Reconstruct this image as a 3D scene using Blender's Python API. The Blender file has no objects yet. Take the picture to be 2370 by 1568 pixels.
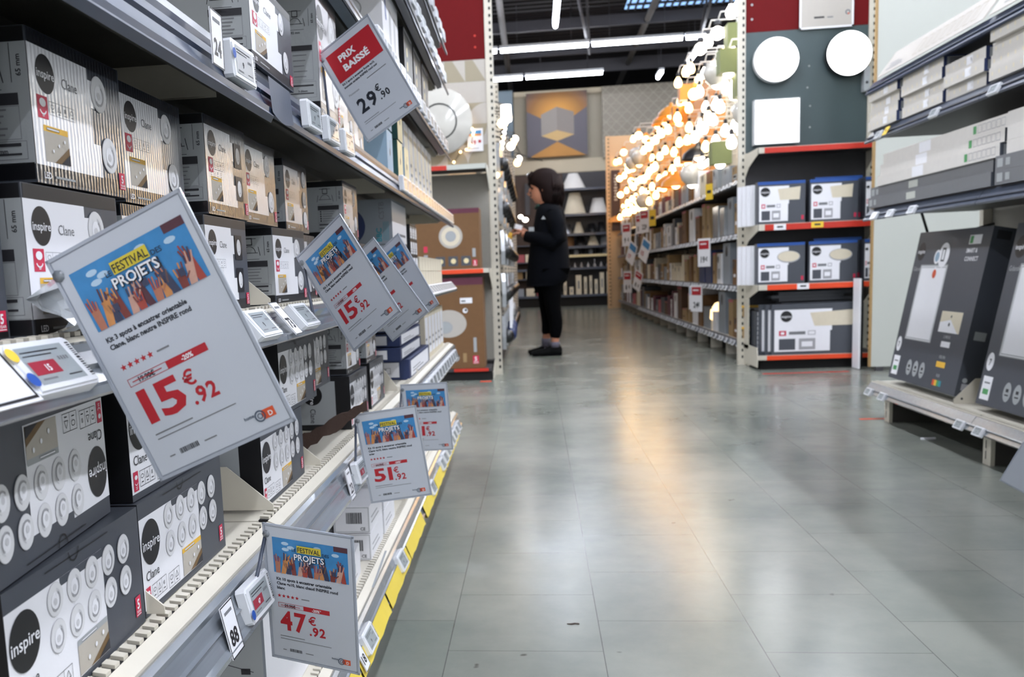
import bpy, math, random
from mathutils import Matrix, Vector
random.seed(7)
C = bpy.context.scene.collection
sc = bpy.context.scene

# ------------------------------------------------------------------ camera
FPX, PCX, PCY = 2200.7, 976.5, 937.9
YAW, PITCH, ROLL, CAMH = -.1230, .1352, -.0426, .77

def cam_rows():
    cy, sy = math.cos(YAW), math.sin(YAW); cp, sp = math.cos(PITCH), math.sin(PITCH); cr, sr = math.cos(ROLL), math.sin(ROLL)
    A = Matrix(((cy, -sy, 0), (sy, cy, 0), (0, 0, 1)))
    B = Matrix(((1, 0, 0), (0, 0, -1), (0, 1, 0)))
    P = Matrix(((1, 0, 0), (0, cp, -sp), (0, sp, cp)))
    Q = Matrix(((cr, -sr, 0), (sr, cr, 0), (0, 0, 1)))
    return Q @ P @ B @ A
RM = cam_rows()
cd = bpy.data.cameras.new('camera'); cam = bpy.data.objects.new('camera', cd); C.objects.link(cam)
rx, ry, rz = RM[0], RM[1], RM[2]
cam.matrix_world = Matrix(((rx[0], -ry[0], -rz[0], 0), (rx[1], -ry[1], -rz[1], 0), (rx[2], -ry[2], -rz[2], CAMH), (0, 0, 0, 1)))
cd.sensor_width = 36; cd.lens = FPX/2370*36
cd.shift_x = (1185-PCX)/2370; cd.shift_y = (PCY-784)/2370
cd.clip_start = .02; cd.clip_end = 100
cd.dof.use_dof = True; cd.dof.focus_distance = .95; cd.dof.aperture_fstop = 13
sc.camera = cam

def at(px, py, Y):            # point seen at a pixel, at distance Y down the aisle
    d = RM.transposed() @ Vector(((px-PCX)/FPX, (py-PCY)/FPX, 1)); t = Y/d[1]
    return Vector((0, 0, CAMH)) + d*t

# ------------------------------------------------------------------ world, exposure
w = bpy.data.worlds.new('world'); sc.world = w; w.use_nodes = True
wb = w.node_tree.nodes['Background']; wb.inputs[0].default_value = (.92, .95, 1, 1); wb.inputs[1].default_value = .9
sc.view_settings.view_transform = 'Standard'; sc.view_settings.look = 'None'
sc.view_settings.exposure = 1.0; sc.view_settings.gamma = 1; sc.view_settings.use_curve_mapping = False
TUBE = 55.0                   # strength of the ceiling tubes

# ------------------------------------------------------------------ materials
def hx(h):
    h = h.lstrip('#'); r = [int(h[i:i+2], 16)/255 for i in (0, 2, 4)]
    return tuple(c/12.92 if c <= .04045 else ((c+.055)/1.055)**2.4 for c in r)
MATS = {}
def mat(name, col, rough=.5, metal=0, coat=0, var=.06, scale=30, bump=0, bscale=120, emit=0, spec=.5, trans=0, alpha=1, ribs=0, stretch=None, ecol=None):
    m = bpy.data.materials.new(name); m.use_nodes = True; nt = m.node_tree; N = nt.nodes; L = nt.links
    b = N['Principled BSDF']; c = hx(col) if isinstance(col, str) else col
    b.inputs['Roughness'].default_value = rough; b.inputs['Metallic'].default_value = metal
    b.inputs['Coat Weight'].default_value = coat; b.inputs['Coat Roughness'].default_value = .12
    b.inputs['Specular IOR Level'].default_value = spec
    b.inputs['Transmission Weight'].default_value = trans; b.inputs['Alpha'].default_value = alpha
    tc = N.new('ShaderNodeTexCoord')
    src = tc.outputs['Object']
    if stretch:
        mp = N.new('ShaderNodeMapping'); mp.inputs['Scale'].default_value = stretch; L.new(src, mp.inputs[0]); src = mp.outputs[0]
    nz = N.new('ShaderNodeTexNoise'); nz.inputs['Scale'].default_value = scale; nz.inputs['Detail'].default_value = 4; L.new(src, nz.inputs['Vector'])
    mx = N.new('ShaderNodeMix'); mx.data_type = 'RGBA'
    lo = tuple(max(0, x*(1-var)) for x in c); hi = tuple(min(1, x*(1+var)) for x in c)
    mx.inputs[6].default_value = (*lo, 1); mx.inputs[7].default_value = (*hi, 1)
    L.new(nz.outputs['Fac'], mx.inputs[0]); L.new(mx.outputs[2], b.inputs['Base Color'])
    if emit:
        b.inputs['Emission Strength'].default_value = emit
        b.inputs['Emission Color'].default_value = (*(hx(ecol) if ecol else c), 1)
    if bump or ribs:
        bp = N.new('ShaderNodeBump'); bp.inputs['Strength'].default_value = bump or ribs; bp.inputs['Distance'].default_value = .002
        if ribs:
            wv = N.new('ShaderNodeTexWave'); wv.wave_type = 'BANDS'; wv.bands_direction = 'X'; wv.inputs['Scale'].default_value = 60
            wv.inputs['Distortion'].default_value = 2.5; wv.inputs['Detail'].default_value = 3; wv.inputs['Detail Scale'].default_value = 1.2
            L.new(tc.outputs['Object'], wv.inputs['Vector']); L.new(wv.outputs['Fac'], bp.inputs['Height'])
        else:
            n2 = N.new('ShaderNodeTexNoise'); n2.inputs['Scale'].default_value = bscale; n2.inputs['Detail'].default_value = 3
            L.new(src, n2.inputs['Vector']); L.new(n2.outputs['Fac'], bp.inputs['Height'])
        L.new(bp.outputs['Normal'], b.inputs['Normal']); L.new(bp.outputs['Normal'], b.inputs['Coat Normal'])
    MATS[name] = m; return m

M = {}
def dm(k, *a, **kw): M[k] = mat(k, *a, **kw)
# card and print
dm('white_print', '#eeeef2', .45, var=.02); dm('grey_print', '#474b53', .42, var=.05); dm('black_print', '#131317', .4, var=.1)
dm('silver_print', '#a4a8aa', .4, var=.05); dm('disc_print', '#e0e0e2', .4, var=.03); dm('ring_print', '#cfcfd2', .4); dm('lens_print', '#a2a2a6', .4)
dm('red_print', '#c9254a', .45); dm('ink', '#2b2b30', .6); dm('photo_beige', '#b9b2a6', .5, var=.12, scale=20); dm('photo_wood', '#6f5530', .5, var=.4, scale=60)
dm('yellow_print', '#e7b53c', .5); dm('thin_ink', '#77787c', .6)
# shrink wrapped versions, glossy ribbed film over the same print
for k, c in (('white', '#eeeef2'), ('grey', '#474b53'), ('black', '#131317'), ('silver', '#a4a8aa')):
    dm('film_'+k, c, .3, coat=1, var=.03, ribs=.13)
dm('tan_card', '#725130', .75, var=.1, bump=.15); dm('light_card', '#9c8058', .75, var=.1, bump=.15); dm('dark_card', '#5c4230', .8, var=.1, bump=.15)
dm('plum_card', '#5c2438', .6); dm('torn_card', '#3d2d26', .9, var=.4, bump=.5); dm('pink_card', '#a8545c', .6)
dm('blue_card', '#1f4f9a', .5); dm('navy_card', '#26345c', .5); dm('cream_card', '#d9cfb8', .6); dm('steel_card', '#8d949c', .5)
dm('teal_card', '#1c4a48', .5); dm('sky_card', '#8fa9bd', .5); dm('ivory_card', '#e6d6a8', .55); dm('green_print', '#4c9a5c', .5); dm('cyan_print', '#2f8fa0', .5)
# metalwork
dm('shelf_cream', '#cfc9ba', .4, var=.05, bump=.05); dm('shelf_dark', '#38373b', .5, var=.08); dm('shelf_under', '#4f4c48', .5)  # shelf_under: shade below the cream shelves put into the colour
dm('slot_black', '#0c0b0c', .8); dm('back_cream', '#8f8b82', .6); dm('navy_trim', '#2d3a52', .4, coat=.15, var=.15, scale=12, stretch=(1, 1, 6))
dm('clear_rail', '#757b82', .18, coat=.7, var=.22, scale=9, stretch=(.3, 8, 14)); dm('rail_dark', '#454c5b', .35, coat=.2, var=.2)
dm('yellow_strip', '#e8cf4e', .5, var=.05, bump=.3, bscale=40); dm('orange_lip', '#e8491c', .4, var=.04); dm('red_lip', '#c32b18', .4)
dm('red_header', '#62090c', .6, spec=.15, var=.05); dm('steel', '#9a9a9c', .3, metal=.9)
# tags and cards
dm('tag_white', '#e4e6ea', .35); dm('tag_screen', '#9da5a8', .3, coat=.5); dm('tag_red', '#a02438', .4); dm('sticker_blue', '#1d4fa8', .5); dm('sticker_yellow', '#f0c93a', .5)
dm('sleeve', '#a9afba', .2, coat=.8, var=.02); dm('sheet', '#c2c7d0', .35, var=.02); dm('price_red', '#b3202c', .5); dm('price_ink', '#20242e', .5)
dm('pic_blue', '#3d87c0', .4, var=.25, scale=70); dm('pic_cloud', '#b5cfe4', .4); dm('pic_yellow', '#d6c23a', .5)
for i, c in enumerate(('#b3745c', '#a4453a', '#7c3a34', '#c98a52', '#54303a', '#c59a8a', '#3a3f58')): dm('pic_hand%d' % i, c, .5, var=.2, scale=150)
dm('logo_orange', '#d4532c', .5); dm('logo_navy', '#3c4a5e', .5)
# building
dm('wall_beige', '#a39b8a', .7, var=.04, scale=2); dm('wall_cream', '#bdb29b', .7, var=.04, scale=2); dm('roof_dark', '#232125', .7, var=.1, scale=3)
dm('beam_grey', '#2c2b30', .6, var=.1); dm('pipe_grey', '#4a4642', .6); dm('tube_off', '#b9bcc0', .5)
dm('peach_panel', '#d8b48a', .6, var=.05, scale=4); dm('wood_brown', '#3c2a20', .6, var=.3, scale=12, stretch=(6, 6, 1)); dm('panel_white', '#bfc2ba', .45, var=.02, scale=2)
dm('chipboard', '#a5875a', .8, var=.2, scale=90); dm('slate_panel', '#404f51', .42, var=.05, scale=3); dm('led_housing', '#d8dada', .4)
dm('steel_blue', '#46545c', .6)
dm('tube_light', '#f6f8ff', .4, emit=TUBE, ecol='#eef3ff'); dm('tube_light_far', '#f6f8ff', .4, emit=TUBE*.4, ecol='#eef3ff'); dm('led_panel', '#ffffff', .4, emit=3, ecol='#ffffff')
dm('sky_pane', '#7fa8d0', .3, emit=.9, ecol='#86aee0')
dm('bulb_white', '#ffffff', .3, emit=4, ecol='#fff4e4'); dm('bulb_warm', '#ffe7b8', .3, emit=5, ecol='#ffd08a')
dm('shade_white', '#e6e4e0', .5); dm('shade_black', '#1b1b1f', .4); dm('shade_warm', '#e0943c', .4, var=.1); dm('shade_glass', '#c9c6bd', .15, coat=1); dm('shade_green', '#7d8555', .6)
dm('shade_lit', '#f3e2c0', .5, emit=1.2, ecol='#ffd9a0')
dm('brown_banner', '#43302f', .6); dm('plastic_bag', '#a9adb0', .15, coat=1, var=.3, scale=25)
dm('black_plastic', '#121215', .3, coat=.3)
# person
dm('skin', '#c08468', .5, var=.06, scale=40); dm('hair', '#180a09', .75, spec=.2, var=.35, scale=60, stretch=(8, 8, 1)); dm('jacket', '#05070e', .95, spec=.15, var=.2, scale=50, bump=.2)
dm('trousers', '#040406', .95, spec=.1, var=.2); dm('shoe', '#060607', .8, spec=.2, var=.2); dm('sock', '#6b6876', .9, var=.4, scale=200); dm('collar_green', '#1f3b34', .7); dm('glasses', '#c8c8cc', .2, metal=.8)

# ------------------------------------------------------------------ geometry builder
TXT = {}
def text_mesh(s, bold=0):
    k = (s, bold)
    if k in TXT: return TXT[k]
    c = bpy.data.curves.new('t', 'FONT'); c.body = s; c.size = 1; c.resolution_u = 2; c.offset = bold; c.fill_mode = 'BOTH'
    o = bpy.data.objects.new('t', c); C.objects.link(o)
    bpy.context.view_layer.update()
    me = bpy.data.meshes.new_from_object(o.evaluated_get(bpy.context.evaluated_depsgraph_get()))
    v = [(p.co.x, p.co.y) for p in me.vertices]; f = [tuple(p.vertices) for p in me.polygons]
    bpy.data.objects.remove(o); bpy.data.curves.remove(c); bpy.data.meshes.remove(me)
    xs = [p[0] for p in v] or [0]
    v = [(x-min(xs), y) for x, y in v]; TXT[k] = (v, f, max(xs)-min(xs)); return TXT[k]
EPS = .00022
class G:
    def __init__(s): s.v = []; s.f = []; s.mi = []; s.mats = []; s.T = Matrix(); s.F = Matrix()
    def add(s, vs, fs, m, smooth=False):
        n = len(s.v); s.v += [tuple(s.T @ Vector(p)) for p in vs]
        if m not in s.mats: s.mats.append(m)
        k = s.mats.index(m)
        for f in fs: s.f.append(tuple(i+n for i in f)); s.mi.append((k, smooth))
        return s
    def box(s, x0, x1, y0, y1, z0, z1, m):
        vs = [(x, y, z) for x in (x0, x1) for y in (y0, y1) for z in (z0, z1)]
        return s.add(vs, [(0, 1, 3, 2), (4, 6, 7, 5), (0, 4, 5, 1), (2, 3, 7, 6), (0, 2, 6, 4), (1, 5, 7, 3)], m)
    def prism(s, pts, a, b, axis, m, smooth=False):     # 2D outline extruded along an axis
        def P(p, t): return {'x': (t, p[0], p[1]), 'y': (p[0], t, p[1]), 'z': (p[0], p[1], t)}[axis]
        n = len(pts); vs = [P(p, a) for p in pts]+[P(p, b) for p in pts]
        return s.add(vs, [tuple(range(n))[::-1], tuple(range(n, 2*n))]+[(i, (i+1) % n, n+(i+1) % n, n+i) for i in range(n)], m, smooth)
    def tube(s, pts, r, m, n=8, cap=True):
        rs = r if isinstance(r, (list, tuple)) else [r]*len(pts); vs = []; fs = []
        P = [Vector(p) for p in pts]; up = Vector((0, 0, 1))
        for i, p in enumerate(P):
            d = (P[min(i+1, len(P)-1)]-P[max(i-1, 0)]).normalized()
            a = d.cross(up); a = a.normalized() if a.length > .05 else Vector((1, 0, 0)); b = d.cross(a).normalized()
            for k in range(n):
                t = 2*math.pi*k/n; vs.append(p+a*math.cos(t)*rs[i]+b*math.sin(t)*rs[i])
        for i in range(len(P)-1):
            for k in range(n): fs.append((i*n+k, i*n+(k+1) % n, (i+1)*n+(k+1) % n, (i+1)*n+k))
        if cap: fs += [tuple(range(n))[::-1], tuple(range((len(P)-1)*n, len(P)*n))]
        return s.add(vs, fs, m, True)
    def lathe(s, prof, m, n=16, c=(0, 0, 0)):            # prof: (radius, z)
        vs = []; fs = []
        for r, z in prof:
            for k in range(n): t = 2*math.pi*k/n; vs.append((c[0]+r*math.cos(t), c[1]+r*math.sin(t), c[2]+z))
        for i in range(len(prof)-1):
            for k in range(n): fs.append((i*n+k, i*n+(k+1) % n, (i+1)*n+(k+1) % n, (i+1)*n+k))
        return s.add(vs, fs, m, True)
    def ball(s, c, r, m, n=12, k=8, sz=1):
        return s.lathe([(max(1e-4, r*math.sin(math.pi*i/k)), -r*sz*math.cos(math.pi*i/k)) for i in range(k+1)], m, n, c)
    # --- printing on a face: s.F maps (x right, depth in, z up) to the object
    def pf(s, pts, m, l=1):
        d = -l*EPS; n = len(pts)
        return s.add([s.F @ Vector((x, d, z)) for x, z in pts], [tuple(range(n))], m)
    def rect(s, x, z, w, h, m, l=1): return s.pf([(x, z), (x+w, z), (x+w, z+h), (x, z+h)], m, l)
    def disc(s, cx, cz, rx, m, l=1, rz=None, n=22):
        rz = rz or rx; return s.pf([(cx+rx*math.cos(2*math.pi*i/n), cz+rz*math.sin(2*math.pi*i/n)) for i in range(n)], m, l)
    def line(s, x0, z0, x1, z1, t, m, l=1):
        d = Vector((x1-x0, z1-z0)); 
        if d.length < 1e-7: return s
        q = Vector((-d[1], d[0])).normalized()*t/2
        return s.pf([(x0-q[0], z0-q[1]), (x1-q[0], z1-q[1]), (x1+q[0], z1+q[1]), (x0+q[0], z0+q[1])], m, l)
    def frame(s, x, z, w, h, t, m, l=1):
        s.rect(x, z, w, t, m, l); s.rect(x, z+h-t, w, t, m, l); s.rect(x, z, t, h, m, l); return s.rect(x+w-t, z, t, h, m, l)
    def arc(s, cx, cz, r, a0, a1, t, m, l=1, n=14, sq=1):
        p = [(cx+r*math.cos(a0+(a1-a0)*i/n), cz+sq*r*math.sin(a0+(a1-a0)*i/n)) for i in range(n+1)]
        for a, b in zip(p, p[1:]): s.line(*a, *b, t, m, l)
        return s
    def text(s, t, x, z, size, m, l=2, bold=0, al='l', rot=0, w=None):
        v, f, W = text_mesh(t, bold); sx = size if w is None else w/max(W, 1e-6)
        W *= sx; ox = {'l': 0, 'c': -W/2, 'r': -W}[al]; cr, sr = math.cos(rot), math.sin(rot); d = -l*EPS
        vs = []
        for a, b in v:
            a = a*sx+ox; b = b*size; vs.append(s.F @ Vector((x+a*cr-b*sr, d, z+a*sr+b*cr)))
        return s.add(vs, f, m)
    def digits(s, t, x, z, size, m, l, bold, w, gap=.06):     # closely set figures fitted to a width
        W = sum(text_mesh(c, bold)[2] for c in t)+gap*(len(t)-1); k = w/W
        for c in t: s.text(c, x, z, size, m, l, bold, 'l', 0, text_mesh(c, bold)[2]*k); x += (text_mesh(c, bold)[2]+gap)*k
        return s
    def mesh(s, name):
        me = bpy.data.meshes.new(name); me.from_pydata(s.v, [], s.f)
        for m in s.mats: me.materials.append(M[m])
        me.polygons.foreach_set('material_index', [a for a, b in s.mi]); me.polygons.foreach_set('use_smooth', [b for a, b in s.mi])
        me.update(); return me
    def build(s, name, parent=None, loc=None, rot=None):
        o = bpy.data.objects.new(name, s.mesh(name)); C.objects.link(o)
        if parent: o.parent = parent
        if loc is not None: o.location = loc
        if rot is not None: o.rotation_euler = rot if not isinstance(rot, (int, float)) else (0, 0, rot)
        return o
def front(x0, y0, z0=0):   # frame on a face looking toward -y
    return Matrix.Translation((x0, y0, z0))
def side_near(x0, y1, z0=0):   # frame on the face looking toward -x (the near end of a box that faces the aisle)
    return Matrix(((0, 1, 0, x0), (-1, 0, 0, y1), (0, 0, 1, z0), (0, 0, 0, 1)))
def side_far(x1, y0, z0=0):    # frame on the face looking toward +x
    return Matrix(((0, -1, 0, x1), (1, 0, 0, y0), (0, 0, 1, z0), (0, 0, 0, 1)))
def top_face(x0, y0, z1):      # frame on the top face
    return Matrix(((1, 0, 0, x0), (0, 0, 1, y0), (0, -1, 0, z1), (0, 0, 0, 1)))
USED = {}
def tag(o, label, cat, group=None, kind=None):
    o['label'] = label; o['category'] = cat
    if group: o['group'] = group
    if kind: o['kind'] = kind
    return o
def struct(o): o['kind'] = 'structure'; return o
def thing(name, label, cat, loc=(0, 0, 0), rot=0, group=None):
    o = bpy.data.objects.new(name, None); C.objects.link(o); o.empty_display_size = .05
    o.location = loc; o.rotation_euler = (0, 0, rot) if isinstance(rot, (int, float)) else rot
    return tag(o, label, cat, group)
def kids(o): return [c for c in bpy.data.objects if c.parent == o]
KID = {}
def dup(o, loc, rot=0, label=None, group=None):
    r = o.copy(); C.objects.link(r); r.location = loc; r.rotation_euler = (0, 0, rot) if isinstance(rot, (int, float)) else rot
    if label: r['label'] = label
    if group: r['group'] = group
    if o.name not in KID: KID[o.name] = [(c, [d for d in c.children]) for c in o.children]
    for c, ds in KID[o.name]:
        n = c.copy(); C.objects.link(n); n.parent = r
        for d in ds: k = d.copy(); C.objects.link(k); k.parent = n
    return r
ORD = ['first', 'second', 'third', 'fourth', 'fifth', 'sixth', 'seventh', 'eighth', 'ninth', 'tenth', 'eleventh', 'twelfth', 'thirteenth', 'fourteenth', 'fifteenth', 'sixteenth', 'seventeenth', 'eighteenth', 'nineteenth', 'twentieth']
def nth(i):
    if i < 20: return ORD[i]
    t = ['twenty', 'thirty', 'forty', 'fifty', 'sixty', 'seventy', 'eighty', 'ninety'][(i+1)//10-2]; r = (i+1) % 10
    return (t[:-1]+'ieth') if r == 0 else t+'-'+ORD[r-1]
# the left-hand shelving is turned very slightly from the aisle direction
LTH = .012
def LW(u, v, z): c, s = math.cos(LTH), math.sin(LTH); return Vector((c*u-s*v, s*u+c*v, z))
LR = math.pi/2+LTH            # things on it face the aisle
# ------------------------------------------------------------------ floor, roof, walls
fm = mat('floor_tiles', '#8b9088', .2, spec=.42)
nt = fm.node_tree; N = nt.nodes; L = nt.links; b = N['Principled BSDF']
for l in list(b.inputs['Base Color'].links): L.remove(l)
tc = N.new('ShaderNodeTexCoord'); mp = N.new('ShaderNodeMapping'); L.new(tc.outputs['Object'], mp.inputs[0])
mp.inputs['Rotation'].default_value = (0, 0, -math.pi/2); mp.inputs['Location'].default_value = (-1.868+.1715-.343*40, .198-.316*40*0-.316*80+.0, 0)
sx = N.new('ShaderNodeSeparateXYZ'); cx = N.new('ShaderNodeCombineXYZ'); L.new(tc.outputs['Object'], sx.inputs[0])
a1 = N.new('ShaderNodeMath'); a1.inputs[1].default_value = -1.868+.1715+.343*60; a2 = N.new('ShaderNodeMath'); a2.inputs[1].default_value = .198+.316*60
L.new(sx.outputs[1], a1.inputs[0]); L.new(sx.outputs[0], a2.inputs[0]); L.new(a1.outputs[0], cx.inputs[0]); L.new(a2.outputs[0], cx.inputs[1])
bk = N.new('ShaderNodeTexBrick'); L.new(cx.outputs[0], bk.inputs['Vector']); bk.offset = .5; bk.offset_frequency = 2; bk.squash = 1
bk.inputs['Scale'].default_value = 1; bk.inputs['Brick Width'].default_value = .343; bk.inputs['Row Height'].default_value = .316
bk.inputs['Mortar Size'].default_value = .0009; bk.inputs['Mortar Smooth'].default_value = .3
bk.inputs['Color1'].default_value = (*hx('#8a8c84'), 1); bk.inputs['Color2'].default_value = (*hx('#83877f'), 1); bk.inputs['Mortar'].default_value = (*hx('#4c4e4a'), 1)
n1 = N.new('ShaderNodeTexNoise'); n1.inputs['Scale'].default_value = 1.6; n1.inputs['Detail'].default_value = 8; n1.inputs['Roughness'].default_value = .65; L.new(tc.outputs['Object'], n1.inputs['Vector'])
r1 = N.new('ShaderNodeValToRGB'); r1.color_ramp.elements[0].position = .35; r1.color_ramp.elements[0].color = (.62, .68, .68, 1); r1.color_ramp.elements[1].position = .62; r1.color_ramp.elements[1].color = (1.05, 1.03, 1, 1)
L.new(n1.outputs['Fac'], r1.inputs[0])
mm = N.new('ShaderNodeMix'); mm.data_type = 'RGBA'; mm.blend_type = 'MULTIPLY'; mm.inputs[0].default_value = .8
L.new(bk.outputs['Color'], mm.inputs[6]); L.new(r1.outputs[0], mm.inputs[7])
# scuffs: sparse small dark spots
n3 = N.new('ShaderNodeTexNoise'); n3.inputs['Scale'].default_value = 17; n3.inputs['Detail'].default_value = 2; L.new(tc.outputs['Object'], n3.inputs['Vector'])
r3 = N.new('ShaderNodeValToRGB'); r3.color_ramp.elements[0].position = .74; r3.color_ramp.elements[0].color = (1, 1, 1, 1); r3.color_ramp.elements[1].position = .78; r3.color_ramp.elements[1].color = (.35, .35, .33, 1)
L.new(n3.outputs['Fac'], r3.inputs[0])
m4 = N.new('ShaderNodeMix'); m4.data_type = 'RGBA'; m4.blend_type = 'MULTIPLY'; m4.inputs[0].default_value = 1
L.new(mm.outputs[2], m4.inputs[6]); L.new(r3.outputs[0], m4.inputs[7]); L.new(m4.outputs[2], b.inputs['Base Color'])
n2 = N.new('ShaderNodeTexNoise'); n2.inputs['Scale'].default_value = 7; n2.inputs['Detail'].default_value = 3; L.new(tc.outputs['Object'], n2.inputs['Vector'])
bp = N.new('ShaderNodeBump'); bp.inputs['Strength'].default_value = .12; bp.inputs['Distance'].default_value = .006; L.new(n2.outputs['Fac'], bp.inputs['Height'])
L.new(bp.outputs['Normal'], b.inputs['Normal'])
rr = N.new('ShaderNodeMapRange'); rr.inputs[3].default_value = .13; rr.inputs[4].default_value = .32; L.new(n1.outputs['Fac'], rr.inputs[0]); L.new(rr.outputs[0], b.inputs['Roughness'])
M['floor_tiles'] = fm
g = G(); g.box(-12, 14, -8, 26, -.1, 0, 'floor_tiles'); struct(g.build('floor'))
# roof deck: corrugated steel on purlins, one skylight
rm = mat('roof_deck', '#151316', .8, spec=.15, var=.08, scale=2)
nt = rm.node_tree; wv = nt.nodes.new('ShaderNodeTexWave'); wv.bands_direction = 'Y'; wv.inputs['Scale'].default_value = 1.3
tc = nt.nodes.new('ShaderNodeTexCoord'); nt.links.new(tc.outputs['Object'], wv.inputs['Vector']); bp = nt.nodes.new('ShaderNodeBump'); bp.inputs['Distance'].default_value = .08; bp.inputs['Strength'].default_value = .8
nt.links.new(wv.outputs['Fac'], bp.inputs['Height']); nt.links.new(bp.outputs['Normal'], nt.nodes['Principled BSDF'].inputs['Normal']); M['roof_deck'] = rm
g = G(); z = 5.1
g.box(-12, 1.62, -8, 26, z, z+.1, 'roof_deck'); g.box(3.42, 14, -8, 26, z, z+.1, 'roof_deck'); g.box(1.62, 3.42, -8, 15.9, z, z+.1, 'roof_deck'); g.box(1.62, 3.42, 17.2, 26, z, z+.1, 'roof_deck')
struct(g.build('ceiling'))
g = G(); g.box(1.62, 3.42, 15.9, 17.2, z+.0, z+.02, 'sky_pane')
for i in range(15): g.box(1.66+i*.12, 1.69+i*.12, 15.9, 17.2, z-.03, z-.001, 'beam_grey')
g.box(1.62, 3.42, 16.72, 16.78, z-.06, z-.031, 'beam_grey'); struct(g.build('window_1'))
def trim(n, g): struct(g.build('trim_%d' % n))
n = 1
for y, zz, r in ((12.2, 4.98, .03), (13.6, 5.04, .03), (14.9, 5.06, .03), (17.5, 4.98, .035), (19.4, 4.95, .035), (21, 4.9, .035)):
    g = G(); g.box(-11, 13, y-r, y+r, zz-.06, 5.1, 'beam_grey'); trim(n, g); n += 1
for x, zz, m in ((-.44, 4.9, 'pipe_grey'), (2.03, 4.98, 'pipe_grey')):
    g = G(); g.tube([(x, 4, zz), (x, 24, zz)], .055, m, 10); trim(n, g); n += 1
for x in (.9, 2.75):
    g = G(); g.tube([(x, 15.6, 5.0), (x+.15, 17.6, 4.5)], .02, 'beam_grey', 6); g.tube([(x, 15.6, 5.0), (x-.2, 14.1, 4.5)], .02, 'beam_grey', 6); g.tube([(x-.2, 14.1, 4.5), (x+.15, 17.6, 4.5)], .02, 'beam_grey', 6); trim(n, g); n += 1
# far wall: beige lower wall, dark space above
g = G(); g.box(-6, 6, 20.9, 21.0, 2.75, 4.42, 'wall_beige'); g.box(-6, 6, 20.82, 20.9, 2.8, 3.08, 'wall_cream'); g.box(-6, 6, 20.8, 20.9, 4.4, 4.5, 'wall_cream')
g.box(-12, 14, 25.9, 26, 0, 5.1, 'roof_dark'); struct(g.build('wall_back'))
# mural of an up-down wall light, a generic lit prism
a = at(1217, 217, 20.7); c = at(1361, 358, 20.7); W = c.x-a.x; H = a.z-c.z
t = thing('wall_mural', 'large square wall picture of a grey box lamp glowing amber above and below', 'picture', (a.x, 20.72, c.z))
g = G(); g.box(0, W, 0, .07, 0, H, 'steel_blue'); o = g.build('canvas', t)
mm = mat('mural_print', '#6b6670', .6); nt = mm.node_tree; Nn = nt.nodes; bb = Nn['Principled BSDF']
for l in list(bb.inputs['Base Color'].links): nt.links.remove(l)
tcn = Nn.new('ShaderNodeTexCoord'); sp = Nn.new('ShaderNodeSeparateXYZ'); nt.links.new(tcn.outputs['Object'], sp.inputs[0])
def mth(op, a, b=None):
    k = Nn.new('ShaderNodeMath'); k.operation = op
    for i, q in enumerate((a, b)):
        if q is None: continue
        if isinstance(q, (int, float)): k.inputs[i].default_value = q
        else: nt.links.new(q, k.inputs[i])
    return k.outputs[0]
dx = mth('SUBTRACT', sp.outputs[0], W*.5); dz = mth('SUBTRACT', sp.outputs[2], H*.66); d2 = mth('SQRT', mth('ADD', mth('MULTIPLY', dx, dx), mth('MULTIPLY', mth('MULTIPLY', dz, 1.3), mth('MULTIPLY', dz, 1.3))))
rp = Nn.new('ShaderNodeValToRGB'); nt.links.new(mth('DIVIDE', d2, W*.72), rp.inputs[0]); e = rp.color_ramp.elements
e[0].position = .25; e[0].color = (*hx('#c48a38'), 1); e[1].position = 1; e[1].color = (*hx('#585056'), 1); q = e.new(.6); q.color = (*hx('#8f6230'), 1)
nt.links.new(rp.outputs[0], bb.inputs['Base Color']); M['mural_print'] = mm
dm('mural_grey', '#5c5860', .6); dm('mural_prism', '#8d8680', .6); dm('mural_prism2', '#827a75', .6); dm('mural_amber', '#b07d3c', .6, var=.15, scale=3); dm('mural_glow', '#c0a06a', .6)
g = G(); g.F = front(0, 0, 0); E0 = EPS; EPS = .002
g.rect(0, 0, W, H, 'mural_grey', 1)
g.pf([(0, H*.72), (W*.25, H*.6), (W*.75, H*.6), (W, H*.75), (W, H), (0, H)], 'mural_print', 2)
g.pf([(.03*W, 0), (W*.5, H*.23), (W*.97, 0)], 'mural_amber', 2)
g.pf([(W*.24, H*.33), (W*.5, H*.41), (W*.5, H*.77), (W*.24, H*.66)], 'mural_prism', 3); g.pf([(W*.5, H*.41), (W*.78, H*.33), (W*.78, H*.68), (W*.5, H*.77)], 'mural_prism2', 3)
g.pf([(W*.24, H*.33), (W*.5, H*.24), (W*.78, H*.33), (W*.5, H*.41)], 'mural_glow', 3); g.build('print', t)
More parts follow.
